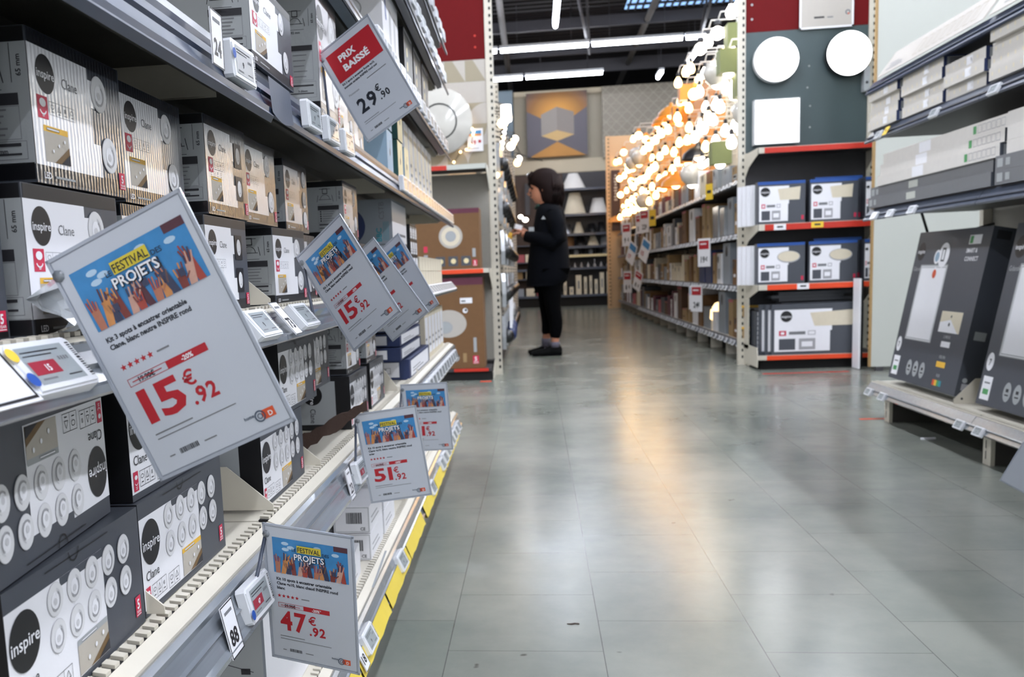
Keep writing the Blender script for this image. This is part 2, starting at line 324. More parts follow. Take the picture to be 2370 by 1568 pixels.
# lattice picture to its right
a = at(1393, 200, 20.7); c = at(1560, 356, 20.7); W = c.x-a.x+.5; H = a.z-c.z
t = thing('wall_picture', 'large pale grey wall picture with a lattice of thin lines', 'picture', (a.x, 20.72, c.z))
dm('lattice_grey', '#8b8478', .6); dm('lattice_line', '#a8a08e', .6)
g = G(); g.box(0, W, 0, .07, 0, H, 'lattice_grey'); g.build('canvas', t)
g = G(); s = W/9
for i in range(-7, 10):
    for sgn in (1, -1):
        p0 = (i*s, 0) if sgn > 0 else (i*s+H/1.0, 0); p1 = (i*s+H, H) if sgn > 0 else (i*s, H)
        pts = []
        for k in range(2):
            pass
        def clip(p, q):
            dxx = q[0]-p[0]; t0, t1 = 0, 1
            if dxx != 0:
                ta, tb = sorted(((0-p[0])/dxx, (W-p[0])/dxx)); t0 = max(t0, ta); t1 = min(t1, tb)
            return None if t0 >= t1 else (p[0]+dxx*t0, p[1]+(q[1]-p[1])*t0, p[0]+dxx*t1, p[1]+(q[1]-p[1])*t1)
        r = clip(p0, p1)
        if r: g.line(*r, .014, 'lattice_line', 1)
for i in range(1, 8): g.line(0, H*i/8, W, H*i/8, .008, 'lattice_line', 1)
g.build('lattice', t); EPS = E0
# steel-blue display panel hung at the left of the picture
a = at(1146, 212, 19.9); c = at(1190, 366, 19.9)
g = G(); g.box(-.6, c.x-a.x, 0, .06, 0, a.z-c.z, 'steel_blue'); tag(g.build('wall_panel', loc=(a.x, 19.9, c.z)), 'dark blue-grey panel on the far wall left of the amber picture', 'panel')
g = G(); g.tube([at(1187, 195, 20.6), at(1190, 330, 20.6), at(1205, 358, 20.6), at(1230, 366, 20.6), at(1256, 372, 20.6)], .012, 'black_plastic', 6)
tag(g.build('cable'), 'black cable hanging down the far wall beside the amber picture', 'cable')
# ------------------------------------------------------------------ ceiling tube lights
def tube_light(p0, p1, label, group):
    far = max(p0[1], p1[1]) > 14.5
    t = thing('tube_light', label, 'ceiling light', p0, math.atan2(p1[1]-p0[1], p1[0]-p0[0]), group)
    Lh = (Vector(p1)-Vector(p0)).length
    g = G(); g.box(0, Lh, -.045, .045, .03, .075, 'tube_off'); g.tube([(Lh*.2, 0, .07), (Lh*.2, 0, 5.1-p0[2])], .006, 'beam_grey', 5); g.tube([(Lh*.8, 0, .07), (Lh*.8, 0, 5.1-p0[2])], .006, 'beam_grey', 5); g.build('housing', t)
    g = G(); g.tube([(.02, 0, 0), (Lh-.02, 0, 0)], .034, 'tube_light_far' if far else 'tube_light', 8); g.build('tube', t); return t
x = -.49-1.5*2
k = 0
while x < 5.5:
    tube_light((x, 16.45, 4.4), (x+1.47, 16.45, 4.4), 'lit white ceiling tube, %s from the left in the nearer cross row' % nth(k), 'nearer cross row of tubes'); x += 1.5; k += 1
x = -.09-1.5*2; k = 0
while x < 1.3:
    tube_light((x, 18.8, 4.4), (x+1.46, 18.8, 4.4), 'lit white ceiling tube, %s from the left in the farther cross row' % nth(k), 'farther cross row of tubes'); x += 1.5; k += 1
y = 15.1; k = 0
while y > 14:
    tube_light((.4, y-1.47, 4.4), (.4, y, 4.4), 'lit white ceiling tube along the aisle, %s from the far end' % nth(k), 'tubes along the aisle'); y -= 1.5; k += 1
tube_light((2.87, 17.5, 4.4), (2.87, 18.6, 4.4), 'short lit tube seen end on beside the pendant lamps, nearer of two', None)
tube_light((2.48, 19.1, 4.4), (2.48, 19.7, 4.4), 'short lit tube seen end on above the lattice picture, farther of two', None)
for i, y in enumerate((-3.5, -2, -.5, 1, 2.5, 4, 5.5, 7, 8.5, 10, 11.5, 13)): tube_light((2.9, y-.73, 4.4), (2.9, y+.73, 4.4), 'added unseen tube over the aisle beyond the near SMART & CONNECT boxes, %s along' % nth(i), 'added tubes beyond the right shelving')  # unseen row, added to light the box fronts on the left shelves
for i, y in enumerate((-3.5, -2, -.5, 1, 2.5, 4, 5.5, 7, 8.5)): tube_light((.9, y-.73, 4.4), (.9, y+.73, 4.4), 'added unseen tube above the near aisle floor, %s along' % nth(i), 'added tubes above the near aisle')  # unseen row, added to brighten the floor and boxes evenly
for i, y in enumerate((-1.5, 0, 1.5, 3, 4.5, 6, 7.5, 9)): tube_light((-3, y-.73, 4.4), (-3, y+.73, 4.4), 'added unseen tube over the aisle behind the spotlight shelves, %s along' % nth(i), 'added tubes behind the left shelving')  # unseen row, added as extra lighting
# ================================================================== left-hand shelving run
U0 = -.31; V0, V1 = -.35, 3.95; DEP = .42
LEV = [.20, .487, .738, 1.02, 1.285, 1.545, 1.70]
BAYS = [V0, 1.08, 2.41, V1]
left_run = thing('shelving_run', 'long cream metal shelving run down the left side of the aisle, full of spotlight boxes', 'shelving', LW(U0, 0, 0), LR)
g = G()
for v in BAYS: g = G(); g.box(v-.02, v+.02, DEP+.001, DEP+.05, 0, 2.6, 'shelf_cream'); g.build('upright', left_run)
g = G(); g.box(V0, V1, DEP+.052, DEP+.06, .02, 2.6, 'back_cream'); g.build('back_panel', left_run)
g = G(); g.box(V0, V1, .03, .05, 0, .17, 'rail_dark'); g.build('kick_plate', left_run)
def dashes(g, v0, v1, z, step=.0155):
    g.box(v0, v1, .002, .014, z-.004, z+.0004, 'slot_black'); v = v0+.004
    while v < v1-.01: g.prism([(v, .002), (v+.0085, .002), (v+.012, .014), (v+.0035, .014)], z, z+.0035, 'z', 'shelf_cream'); v += step
for i, z in enumerate(LEV):
    for j in range(3):
        a, b = BAYS[j]+.002, BAYS[j+1]-.002
        zz = z; g = G()
        g.box(a, b, .014, DEP, zz-.0015, zz, 'shelf_cream'); g.box(a, b, .014, DEP, zz-.003, zz-.0016, 'shelf_under'); g.box(a, b, .02, .03, zz-.035, zz-.003, 'shelf_under'); g.box(a, b, DEP-.02, DEP, zz-.03, zz-.003, 'shelf_under')  # thin dark layer paints the shade on the cream underside
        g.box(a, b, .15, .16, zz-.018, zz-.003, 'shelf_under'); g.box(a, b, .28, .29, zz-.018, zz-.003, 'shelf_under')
        for e in (a, b-.003): g.box(e, e+.003, .03, DEP-.02, zz-.04, zz-.003, 'shelf_cream')
        if i < 3:
            if j < 2 or i == 1: dashes(g, a+.002, b-.002, zz)
            g.prism([(.002, zz), (-.012, zz-.006), (-.012, zz-.012), (.014, zz-.012), (.02, zz-.003), (.002, zz-.004)], a, b, 'x', 'shelf_cream')
        else:
            g.prism([(.014, zz), (-.004, zz), (-.006, zz-.03), (.014, zz-.035)], a, b, 'x', 'rail_dark')
        sh = g.build('shelf', left_run)
        g = G()
        if i == 2: p0, p1 = (-.006, zz-.004), (-.036, zz-.036)
        elif i == 1: p0, p1 = (-.014, zz-.008), (-.033, zz-.06)
        elif i == 0: p0, p1 = (-.014, zz-.008), (-.034, zz-.06)
        else: p0, p1 = (-.008, zz-.012), (-.03, zz-.062)
        d = Vector((p1[0]-p0[0], p1[1]-p0[1])); q = Vector((d[1], -d[0])).normalized()*.0016
        if q[0] > 0: q = -q
        prof = []
        for k, t in enumerate((0, .1, .1, .2, .2, .45, .5, .55, .8, .8, .9, .9, 1)):
            off = q*(3.0 if t in (.1, .9) or t == .5 else 1.0)
            prof.append((p0[0]+d[0]*t+off[0], p0[1]+d[1]*t+off[1]))
        prof += [(p1[0]-q[0], p1[1]-q[1]), (p0[0]-q[0], p0[1]-q[1])]
        g.prism(prof, a, b, 'x', 'clear_rail' if i < 3 else 'navy_trim'); g.build('price_rail', sh)
        if i == 0:      # yellow paper strip in the lower channel of the base rail
            g = G(); v = a+.02; q1 = q*3.6
            while v < b-.3:
                e = min(v+.31, b-.01); n = 8; vs = []
                for k in range(n+1):
                    x = v+(e-v)*k/n; wob = .0025*math.sin(k*2.1+v*9)
                    vs += [(x, p0[0]+d[0]*.5+q1[0], p0[1]+d[1]*.5+q1[1]), (x, p1[0]+q1[0]-.003, p1[1]+q1[1]-.006+wob), (x, p1[0]+.004, p1[1]-.006+wob)]
                fs = []
                for k in range(n): fs += [(3*k, 3*k+3, 3*k+4, 3*k+1), (3*k+1, 3*k+4, 3*k+5, 3*k+2)]
                g.add(vs, fs, 'yellow_strip'); v = e+.012
            g.build('yellow_strip', sh)
# loose translucent flap hanging under the rail of the nearer upper shelf, and its torn end
g = G(); g.prism([(-.031, .96), (-.034, .956), (-.03, .949), (-.027, .953)], -.3, 1.09, 'x', 'rail_dark'); g.build('edge_strip', left_run)
g = G(); vs = []; n = 9
for k in range(n+1):
    x = 1.085+.1*k/n
    vs += [(x, -.031, 1.0), (x, -.034, .960-.006*math.sin(math.pi*k/n)), ]
g.add(vs, [(2*k, 2*k+2, 2*k+3, 2*k+1) for k in range(n)], 'navy_trim'); g.build('trim_flap', left_run)

# ------------------------------------------------------------------ boxes printed with round spotlights
def spot(g, cx, cz, r, l=3, rz=None):
    rz = rz or r
    g.disc(cx, cz, r*1.04, 'ring_print', l, rz*1.04); g.disc(cx, cz, r, 'disc_print', l+1, rz); g.arc(cx, cz, r*.62, -2.6, 1.3, r*.09, 'ring_print', l+2, 12)
    g.disc(cx-.05*r, cz-.08*r, r*.52, 'white_print', l+2, rz*.55); g.arc(cx-.05*r, cz-.08*r, r*.55, -2.4, 1.0, r*.13, 'lens_print', l+3, 12); g.disc(cx-.1*r, cz-.12*r, r*.22, 'ring_print', l+3)
def badge5(g, x, z, w, h, l=3):
    g.rect(x, z, w, h, 'red_print', l); g.text('5', x+w*.5, z+h*.38, h*.66, 'white_print', l+1, .03, 'c'); g.text('YEAR', x+w*.5, z+h*.16, h*.2, 'white_print', l+1, .01, 'c', w=w*.8)
    g.rect(x+w*.1, z+h*.06, w*.8, h*.04, 'white_print', l+1)
def logo(g, cx, cz, r, l=3, rz=None, rot=0, m='black_print', tm='white_print'):
    g.disc(cx, cz, r, m, l, rz or r, 30)
    q = r*.5
    g.text('inspire', cx+q*.45*math.sin(rot), cz-q*.45*math.cos(rot), r*.62, tm, l+1, .012, 'c', rot, w=r*1.86)
def photo(g, x, z, w, h, band='yellow_print', l=3):
    g.rect(x, z, w, h, 'photo_beige', l); g.pf([(x+w*.35, z), (x+w, z), (x+w, z+h*.62)], 'photo_wood', l+1); g.pf([(x+w*.6, z), (x+w, z), (x+w, z+h*.38)], 'ink', l+2)
    for a, b in ((.3, .35), (.55, .62), (.8, .85)): g.disc(x+w*a, z+h*b*.8+h*.1, w*.035, 'white_print', l+3)
    g.rect(x, z+h, w, h*.2, band, l); g.rect(x+w*.12, z+h*1.06, w*.5, h*.08, 'white_print', l+1); g.frame(x+w*.12, z+h*1.06, w*.5, h*.08, h*.012, 'ink', l+2)
def icons(g, x, z, w, h, n, l=3, m='ink'):
    t = h*.03; g.frame(x, z, w, h, t, m, l)
    for i in range(n):
        if i: g.line(x+w*i/n, z, x+w*i/n, z+h, t, m, l)
        c = x+w*(i+.5)/n; r = min(w/n, h)*.26
        if i % 3 == 0: g.arc(c, z+h*.62, r, 0, 6.28, t*1.3, m, l, 10, .6); g.line(c-r*.7, z+h*.25, c+r*.7, z+h*.25, t*2, m, l)
        elif i % 3 == 1: g.line(c-r, z+h*.4, c, z+h*.8, t*1.3, m, l); g.line(c+r, z+h*.4, c, z+h*.8, t*1.3, m, l); g.line(c-r, z+h*.4, c+r, z+h*.4, t*1.3, m, l); g.line(c-r*.6, z+h*.2, c+r*.6, z+h*.2, t*2, m, l)
        else: g.rect(c-r*.5, z+h*.45, r, r*1.2, 'lens_print', l); g.line(c-r*.8, z+h*.22, c+r*.8, z+h*.22, t*2, m, l)
def redicon(g, x, z, w, h, l=3):
    g.rect(x, z, w, h, 'red_print', l); g.disc(x+w*.5, z+h*.7, w*.3, 'white_print', l+1, w*.2); g.arc(x+w*.5, z+h*.5, w*.32, 3.6, 5.8, w*.08, 'white_print', l+1, 8); g.text('25', x+w*.5, z+h*.1, h*.2, 'white_print', l+1, .02, 'c')
def side_info(g, D, H, p, l=1):      # technical side of a small box, printed next to its front edge
    g.rect(.0, H*.12, D, H*.78, p+'silver' if p else 'silver_print', l); k = 'ink'; o = D-.05; q = .8
    x0 = o+.003; zc = H*.72; P = lambda a: x0+a*q
    g.line(P(.004), zc+.015, P(.03), zc+.015, .0008, k, 2); g.rect(P(.011), zc+.006, .0096, .01, k, 2); g.rect(P(.0125), zc+.0075, .0072, .007, 'silver_print', 3)
    for a, b in ((-.002, .001), (.036, .033)): g.line(P(a), zc-.008, P(b), zc+.004, .0008, k, 2)
    g.line(P(.002), zc-.004, P(.032), zc-.004, .0008, k, 2); g.arc(P(.017), zc-.004, .0088, 0, 3.14, .0008, k, 2, 10)
    g.line(P(0), zc-.0125, P(.034), zc-.0125, .0005, k, 2); g.text('82 mm', P(.017), zc-.0185, .005, k, 2, .02, 'c')
    xr = o+.038; g.line(xr, zc-.008, xr, zc+.018, .0005, k, 2); g.text('65 mm', xr+.007, zc-.004, .0052, k, 2, .02, 'l', math.pi/2)
    w = .043; o += .002
    g.rect(o, H*.5, w*.92, .008, k, 2); g.frame(o, H*.28, w*.92, H*.215, .0004, 'thin_ink', 2)
    for i in range(5):
        z = H*.465-i*H*.04; g.disc(o+w*.12, z+.0008, .0015, k, 3); g.rect(o+w*.2, z, w*(.5-.05*(i % 3)), .0013, 'thin_ink', 3)
    g.frame(o, H*.15, w, H*.12, .0004, 'thin_ink', 2); g.rect(o+w*.04, H*.235, w*.86, .0022, k, 3); g.rect(o+w*.04, H*.178, w*.86, .0014, k, 3); g.text('3-20mm', o+w*.5, H*.192, .0044, k, 3, .02, 'c')
def small_kit(w=.15, h=.104, d=.12, film=True, style='round', band='yellow_print'):
    g = G(); p = 'film_' if film else ''
    W, GR, BK = (p+'white', p+'grey', p+'black') if film else ('white_print', 'grey_print', 'black_print')
    g.box(-w/2, w/2, 0, d, 0, h, GR); g.F = front(-w/2, 0)
    g.rect(.002, h*.9, w-.004, h*.095, BK, 1); g.rect(.002, .002, w-.004, h*.11, BK, 1)
    g.pf([(.0, h*.12), (w*.7, h*.12), (w*.7, h*.36), (w*.62, h*.36), (w*.62, h*.62), (w*.66, h*.62), (w*.66, h*.82), (w*.6, h*.82), (w*.6, h*.9), (0, h*.9)], W, 2)
    logo(g, w*.15, h*.73, h*.13); g.text('Clane', w*.31, h*.68, h*.1, 'thin_ink', 3, 0, 'l', w=w*.16)
    redicon(g, w*.05, h*.43, w*.1, h*.15); icons(g, w*.165, h*.47, w*.26, h*.09, 4, 3, 'thin_ink'); icons(g, w*.06, h*.36, w*.3, h*.06, 4, 3, 'thin_ink') if False else None
    photo(g, w*.09, h*.15, w*.24, h*.2, band)
    if style == 'round': spot(g, w*.72, h*.74, h*.13); spot(g, w*.8, h*.3, h*.13)
    elif style == 'square':
        for z in (.56, .2): g.rect(w*.68, h*z, h*.26, h*.27, 'black_print', 3); g.disc(w*.68+h*.13, h*(z+.135), h*.075, 'disc_print', 4, h*.09); g.arc(w*.68+h*.13, h*(z+.135), h*.05, -2, 1, .0008, 'lens_print', 5)
        for z in (.38,): icons(g, w*.06, h*z, w*.3, h*.09, 4, 3, 'thin_ink')
    elif style == 'many':
        for z in (.8, .5, .2): spot(g, w*.84, h*z, h*.12)
    g.text('LED', w*.06, h*.035, h*.06, 'white_print', 3, .02); g.rect(w*.17, h*.045, w*.2, h*.015, 'silver_print', 3)
    badge5(g, w*.9, h*.06, w*.075, h*.13)
    g.F = side_near(-w/2, d); g.rect(.001, h*.9, d-.002, h*.095, BK, 1); g.rect(.001, .002, d-.002, h*.11, BK, 1); side_info(g, d, h, p)
    return g
def ten_kit(w=.222, h=.1, d=.13, band='yellow_print', film=False):
    g = G(); g.box(-w/2, w/2, 0, d, 0, h, 'grey_print'); g.F = front(-w/2, 0)
    g.rect(0, h*.06, w*.66, h*.8, 'white_print', 1); g.rect(w*.34, h*.8, w*.33, h*.06, 'grey_print', 2)
    logo(g, w*.1, h*.62, h*.2); g.text('Clane', w*.03, h*.3, h*.12, 'ink', 3, 0, 'l', w=w*.13)
    redicon(g, w*.015, h*.08, w*.045, h*.17); icons(g, w*.075, h*.1, w*.15, h*.14, 3); icons(g, w*.25, h*.08, w*.12, h*.14, 2)
    for i in range(5):
        for j in range(2): spot(g, w*(.3+.135*i), h*(.74-.26*j), h*.115)
    photo(g, w*.42, h*.07, w*.235, h*.22, band); badge5(g, w*.91, h*.1, w*.05, h*.17)
    g.F = side_near(-w/2, d); g.rect(0, 0, d, h, 'black_print', 1); g.rect(d*.18, h*.1, d*.6, h*.82, 'silver_print', 2)
    logo(g, d*.44, h*.66, h*.19, rot=-math.pi/2); g.text('Clane', d*.4, h*.4, h*.15, 'ink', 4, 0, 'l', -math.pi/2, w=h*.27)
    # open flap slit and thumb notch on the top front edge
    g.F = front(-w/2, 0); g.arc(w*.45, h*.995, h*.08, math.pi, 2*math.pi, .0012, 'black_print', 3, 10); g.line(w*.25, h*.955, w*.72, h*.955, .0008, 'black_print', 3)
    return g
ME = {}
def put(key, maker, u, v, z, label, cat='box', rot=LR, group='spotlight boxes on the left shelves', name='spotlight_box', tilt=None):
    if key not in ME: ME[key] = maker().mesh(name)
    o = bpy.data.objects.new(name, ME[key]); C.objects.link(o); o.location = LW(u, v, z); o.rotation_euler = tilt or (0, 0, rot)
    return tag(o, label, cat, group)
S = lambda **k: (lambda: small_kit(**k))
T = lambda **k: (lambda: ten_kit(**k))
Z3 = LEV[2]+.001
put('A', S(film=False), -.33, .688, Z3, 'matt white spotlight box with black round logo under the nearest ribbed film box', name='spotlight_box')
put('Af', S(), -.33, .713, Z3+.106, 'nearest glossy film wrapped white spotlight box, top left of the picture')
put('Bf', S(), -.344, .893, Z3+.106, 'glossy film wrapped spotlight box just right of the nearest one, set slightly back')
put('B', S(), -.344, .88, Z3, 'film wrapped spotlight box behind the large tilted price card')
put('Cf', S(style='square'), -.33, 1.075, Z3+.106, 'film wrapped box showing black square spotlights and its grey technical side')
put('Cn', S(style='square', film=False), -.33, 1.055, Z3, 'matt box with three black square spotlights under the film wrapped square spotlight box')
put('Df', S(), -.336, 1.235, Z3+.106, 'brightly reflecting film wrapped box right of the square spotlight box')
put('Dn', S(film=False), -.33, 1.345, Z3, 'white spotlight box with black side standing turned above the shelf sign 73', rot=LR-.06)
put('Em', S(style='many'), -.345, 1.47, Z3+.106, 'film wrapped box with a column of three spotlights down its right edge')
put('E2', S(), -.35, 1.53, Z3, 'cream lit spotlight box half hidden behind the second hanging price card')
put('F1', S(), -.325, 1.83, Z3+.106, 'film wrapped spotlight box glowing cream, its technical grey side turned to us')
put('F2', S(), -.33, 1.8, Z3, 'film wrapped spotlight box lowest under the cream glowing one')
put('F3', S(), -.34, 2.0, Z3, 'spotlight box between the cream glowing stack and the big grey disc box')
for i, (v, z) in enumerate(((.53, 0), (.55, .106))): put('A', S(film=False), -.34, v-.02 if i else .525, Z3+z, 'spotlight box at the left edge of the picture, %s of the pair' % ('upper', 'lower')[1-i] if i else 'spotlight box at the left edge of the picture, lower of the pair')
Z2 = LEV[1]+.001
ten_up = put('t4k', T(band='silver_print'), -.33, .615, Z2+.202, 'dark box of ten spotlights lying upside down, its logo inverted', rot=LR)
ten_up.rotation_euler = (0, math.pi, LR+.09)
put('t4k', T(band='silver_print'), -.325, .638, Z2, 'dark box of ten round spotlights at the bottom left corner with thumb notch', rot=LR+.03)
put('ty', T(), -.33, .865, Z2, 'dark box of ten spotlights with yellow photo header right of the corner box')
put('ty', T(), -.335, .87, Z2+.101, 'dark box of ten spotlights stacked behind the lower edge of the large tilted card')
put('ty', T(), -.33, 1.245, Z2, 'box of ten spotlights with sideways logo on its grey end, left of the torn cardboard')
put('ty', T(), -.33, 1.355, Z2+.101, 'box of ten spotlights on top of the one left of the torn cardboard')
put('ty', T(), -.35, 1.56, Z2+.101, 'box of ten spotlights farther along the upper layer, under the sign 73', rot=LR)
put('ty2', T(w=.2), -.33, 1.85, Z2, 'box of ten spotlights beside the top edge of the 51.92 card')
put('ty2', T(w=.2), -.335, 2.12, Z2, 'last box of ten spotlights before the shelf divider, dark right end')
put('sq2', S(w=.15, h=.1, d=.12, film=False), -.335, 1.83, Z2+.102, 'white spotlight box with torn black front stacked above the 51.92 card')
put('sq3', S(w=.14, h=.1), -.335, 2.05, Z2+.102, 'film wrapped spotlight box stacked above the last box of ten')
put('ty', T(), -.34, 1.25, Z2+.101, 'x') if False else None
# torn flap of brown cardboard leaning over the lip, crumpled bag and loose plastic
g = G(); n = 12; vs = []; a = Vector((-.385, 1.50, .495)); b_ = Vector((-.262, 1.53, .562)); random.seed(3)
for k in range(n+1):
    t = k/n; p = a.lerp(b_, t); wd = .014*(1-.5*t)+random.uniform(-.003, .003)
    for s_ in (1, -1):
        for e in (0, 1): q = LW(p.x, p.y+e*.002, p.z+s_*wd+random.uniform(-.002, .002)); vs.append(q)
fs = []
for k in range(n): i = 4*k; fs += [(i, i+4, i+6, i+2), (i+1, i+3, i+7, i+5), (i, i+1, i+5, i+4), (i+2, i+6, i+7, i+3)]
fs += [(0, 2, 3, 1), (4*n, 4*n+1, 4*n+3, 4*n+2)]
g.add(vs, fs, 'torn_card'); tag(g.build('torn_cardboard'), 'torn strip of brown cardboard leaning over the shelf edge behind the 51.92 card', 'cardboard')
g = G(); vs = []; nx, nz = 12, 8; random.seed(5)
for i in range(nx+1):
    for j in range(nz+1):
        vs.append(LW(-.318+.01*random.random()+.012*math.sin(j*.9), .60+.12*i/nx, .742+.052*j/nz*(.6+.4*math.sin(math.pi*i/nx))))
g.add(vs, [(i*(nz+1)+j, (i+1)*(nz+1)+j, (i+1)*(nz+1)+j+1, i*(nz+1)+j+1) for i in range(nx) for j in range(nz)], 'plastic_bag')
for k in range(3): g.tube([LW(-.305, .66+.02*k, .748+.009*k), LW(-.3, .72+.012*k, .752+.006*k)], .004, 'yellow_print', 6)
tag(g.build('plastic_pouch'), 'crumpled clear pouch with yellow print behind the large tilted price card', 'plastic bag')
# shelf dividers: thin cream plates with a sloped front
def divider(u, v, z, lab, h=.055):
    g = G(); g.prism([(.004, 0), (.004, .007), (.06, h), (.36, h), (.36, 0)], -.0009, .0009, 'x', 'shelf_cream'); o = g.build('shelf_divider', loc=LW(u, v, z+.0045), rot=LR); tag(o, lab, 'divider', 'shelf dividers on the left run')
divider(U0, .757, LEV[1], 'sloped cream metal divider between the corner box and its right neighbour'); divider(U0, 1.118, LEV[1], 'sloped cream divider in front of the grey box end with sideways logo') ; divider(U0, 1.395, LEV[1], 'sloped cream divider below the torn cardboard')
divider(U0, 2.3, LEV[1], 'larger cream divider with a bolt hole past the last box of ten', .09); divider(U0, 2.75, LEV[1], 'cream divider standing beside the flat dark boxes', .09)
divider(U0, 1.165, LEV[2], 'cream divider behind the first small electronic tag near sign 73'); divider(U0, 1.6, LEV[0], 'cream divider on the bottom shelf beside the 47.92 card', .09); divider(U0, 2.35, LEV[0], 'cream divider on the bottom shelf behind the half hidden card', .09)

# ------------------------------------------------------------------ big grey box with a disc, and the far bay
def disc_box():
    w, h, d = .29, .112, .2; g = G(); g.box(-w/2, w/2, 0, d, 0, h, 'steel_card'); g.F = front(-w/2, 0); g.rect(.0, .0, w, h*.95, 'white_print', 1); g.rect(0, 0, w, .006, 'grey_print', 2); g.rect(w*.3, h*.2, w*.6, h*.06, 'thin_ink', 2)
    g.F = side_near(-w/2, d); g.disc(d*.42, h*.42, h*.42, 'navy_card', 1, n=32); g.disc(d*.34, h*.42, h*.16, 'black_print', 2)
    g.text('BBC', d*.86, h*.06, h*.17, 'cyan_print', 2, .03, 'l', math.pi/2); g.text('CSTB', d*.9, h*.55, h*.17, 'thin_ink', 2, .0, 'l', math.pi/2)
    for k in range(4): g.rect(d*(.885+.02*k), h*.08, .0012, h*.42, 'cyan_print', 2)
    return g
put('disc', disc_box, -.325, 2.56, Z3+.114, 'grey box printed with a dark disc and BBC in turquoise on its end', name='downlight_box')
put('disc2', lambda: disc_box(), -.33, 2.55, Z3, 'white box with grey end underneath the dark disc box', name='downlight_box')
def simple_box(w, h, d, c, front_c=None, side_c=None, fr=None):
    g = G(); g.box(-w/2, w/2, 0, d, 0, h, c); g.F = front(-w/2, 0)
    if front_c: g.rect(w*.06, h*.1, w*.88, h*.78, front_c, 1); g.rect(w*.15, h*.25, w*.5, h*.05, 'thin_ink', 2); g.rect(w*.15, h*.4, w*.35, h*.05, 'thin_ink', 2)
    g.F = side_near(-w/2, d)
    if side_c: g.rect(d*.1, h*.12, d*.72, h*.74, side_c, 1); g.rect(d*.2, h*.3, d*.3, h*.06, 'thin_ink', 2); g.rect(d*.2, h*.5, d*.4, h*.05, 'thin_ink', 2); g.frame(d*.55, h*.3, d*.12, h*.3, .0012, 'thin_ink', 2)
    return g
for k in range(3): put('fd%d' % (k % 2), lambda: simple_box(.5, .033, .2, 'navy_card', 'white_print', 'white_print'), -.33-.004*k, 2.75+.03*k, Z2+.06+.036*k, 'flat dark box with white end label, %s from the bottom of the far stack' % nth(k), name='flat_box', group='flat dark boxes')
put('fw', lambda: simple_box(.55, .055, .16, 'navy_card', 'white_print', 'white_print'), -.318, 2.86, Z2, 'long white box with dark end lying under the flat dark boxes', name='flat_box')
for k in range(4):
    for j in range(3):
        put('sd', lambda: simple_box(.055, .045, .1, 'black_print', 'white_print', 'white_print'), -.325, 2.82+.06*j, Z3+.0455*k, 'tiny dark box with white label, row %s from below, %s from the near side' % (nth(k), nth(j)), name='small_box', group='tiny dark boxes beside the grey disc box')
for k in range(9):
    for j in range(2):
        put('pl', lambda: simple_box(.085, .045, .12, 'ivory_card' if False else 'cream_card', None, None), -.325, 3.06+.092*k, Z3+.046*j, 'cream carton on the far end of the tag height shelf, %s along, %s layer' % (nth(k), ('lower', 'upper')[j]), name='small_box', group='cream cartons on the far shelf')
for k in range(6): put('wv', lambda: simple_box(.11, .16, .1, 'cream_card', 'white_print', None), -.33, 3.2+.118*k, Z2, 'pale upright carton, %s along, at the far end of the second shelf' % nth(k), name='small_box', group='pale upright cartons')
# second shelf above: upper level boxes
Z4 = LEV[3]+.001
put('up1', S(w=.2, h=.1, film=False), -.30, 1.2, Z4, 'dark spotlight box at the top edge behind the near electronic tag')
put('up2', S(w=.16, h=.2, d=.12), -.305, 1.58, Z4, 'tall white spotlight box with grey technical side left of the PRIX BAISSÉ card', group=None)
put('up3', S(w=.17, h=.1), -.315, 1.77, Z4, 'film wrapped spotlight box peeking out left of the PRIX BAISSÉ card', group=None)
put('up4', S(w=.17, h=.1), -.335, 2.0, Z4, 'film wrapped box behind the PRIX BAISSÉ card', group=None)
def teal_box(c1, c2):
    w, h, d = .1, .1, .15; g = G(); g.box(-w/2, w/2, 0, d, 0, h, c1); g.F = front(-w/2, 0); g.rect(0, 0, w, h, c2, 1); g.disc(w*.5, h*.5, h*.09, 'black_print', 2); g.line(w*.5, h*.5, w*.62, h*.8, .005, 'black_print', 2); return g
for i, (v, z, a, b2) in enumerate(((2.36, 0, 'sky_card', 'sky_card'), (2.36, .105, 'teal_card', 'sky_card'), (2.56, 0, 'teal_card', 'ivory_card'), (2.58, .105, 'teal_card', 'ivory_card'), (2.7, 0, 'sky_card', 'ivory_card'))):
    put('tb%s%s' % (a, b2), lambda: teal_box(a, b2), -.315, v, Z4+z, '%s box with small bulb picture, %s' % ('pale blue' if b2 == 'sky_card' and a == 'sky_card' else 'dark green', ('lowest under the PRIX BAISSÉ card', 'upper, touching the PRIX BAISSÉ card corner', 'with ivory front, lower', 'with ivory front, upper', 'with ivory front, last in the row')[i]), name='bulb_box', group='green and blue bulb boxes')
for k in range(7): put('w4', lambda: simple_box(.1, .19, .12, 'white_print', 'cream_card', None), -.33, 2.84+.12*k, Z4, 'white upright box on the upper shelf, %s past the green bulb boxes' % nth(k), name='small_box', group='white upright boxes on the upper shelf')
Z5 = LEV[4]+.001
def white_blue():
    w, h, d = .3, .205, .2; g = G(); g.box(-w/2, w/2, 0, d, 0, h, 'white_print'); g.F = front(-w/2, 0); g.pf([(w*.1, h), (w*.18, h*.6), (w*.24, h*.6), (w*.2, h)], 'blue_card', 1); g.rect(w*.4, h*.3, w*.12, h*.5, 'silver_print', 1); g.rect(w*.7, h*.2, w*.1, h*.6, 'silver_print', 1)
    g.F = side_near(-w/2, d); g.rect(0, 0, d, h*.17, 'blue_card', 1); g.rect(d*.42, h*.75, d*.2, h*.12, 'ink', 1); g.arc(d*.5, h*.68, d*.24, 0, 6.28, .003, 'lens_print', 1, 20, .6); g.text('A 70', d*.5, h*.4, h*.07, 'ink', 1, .02, 'c'); return g
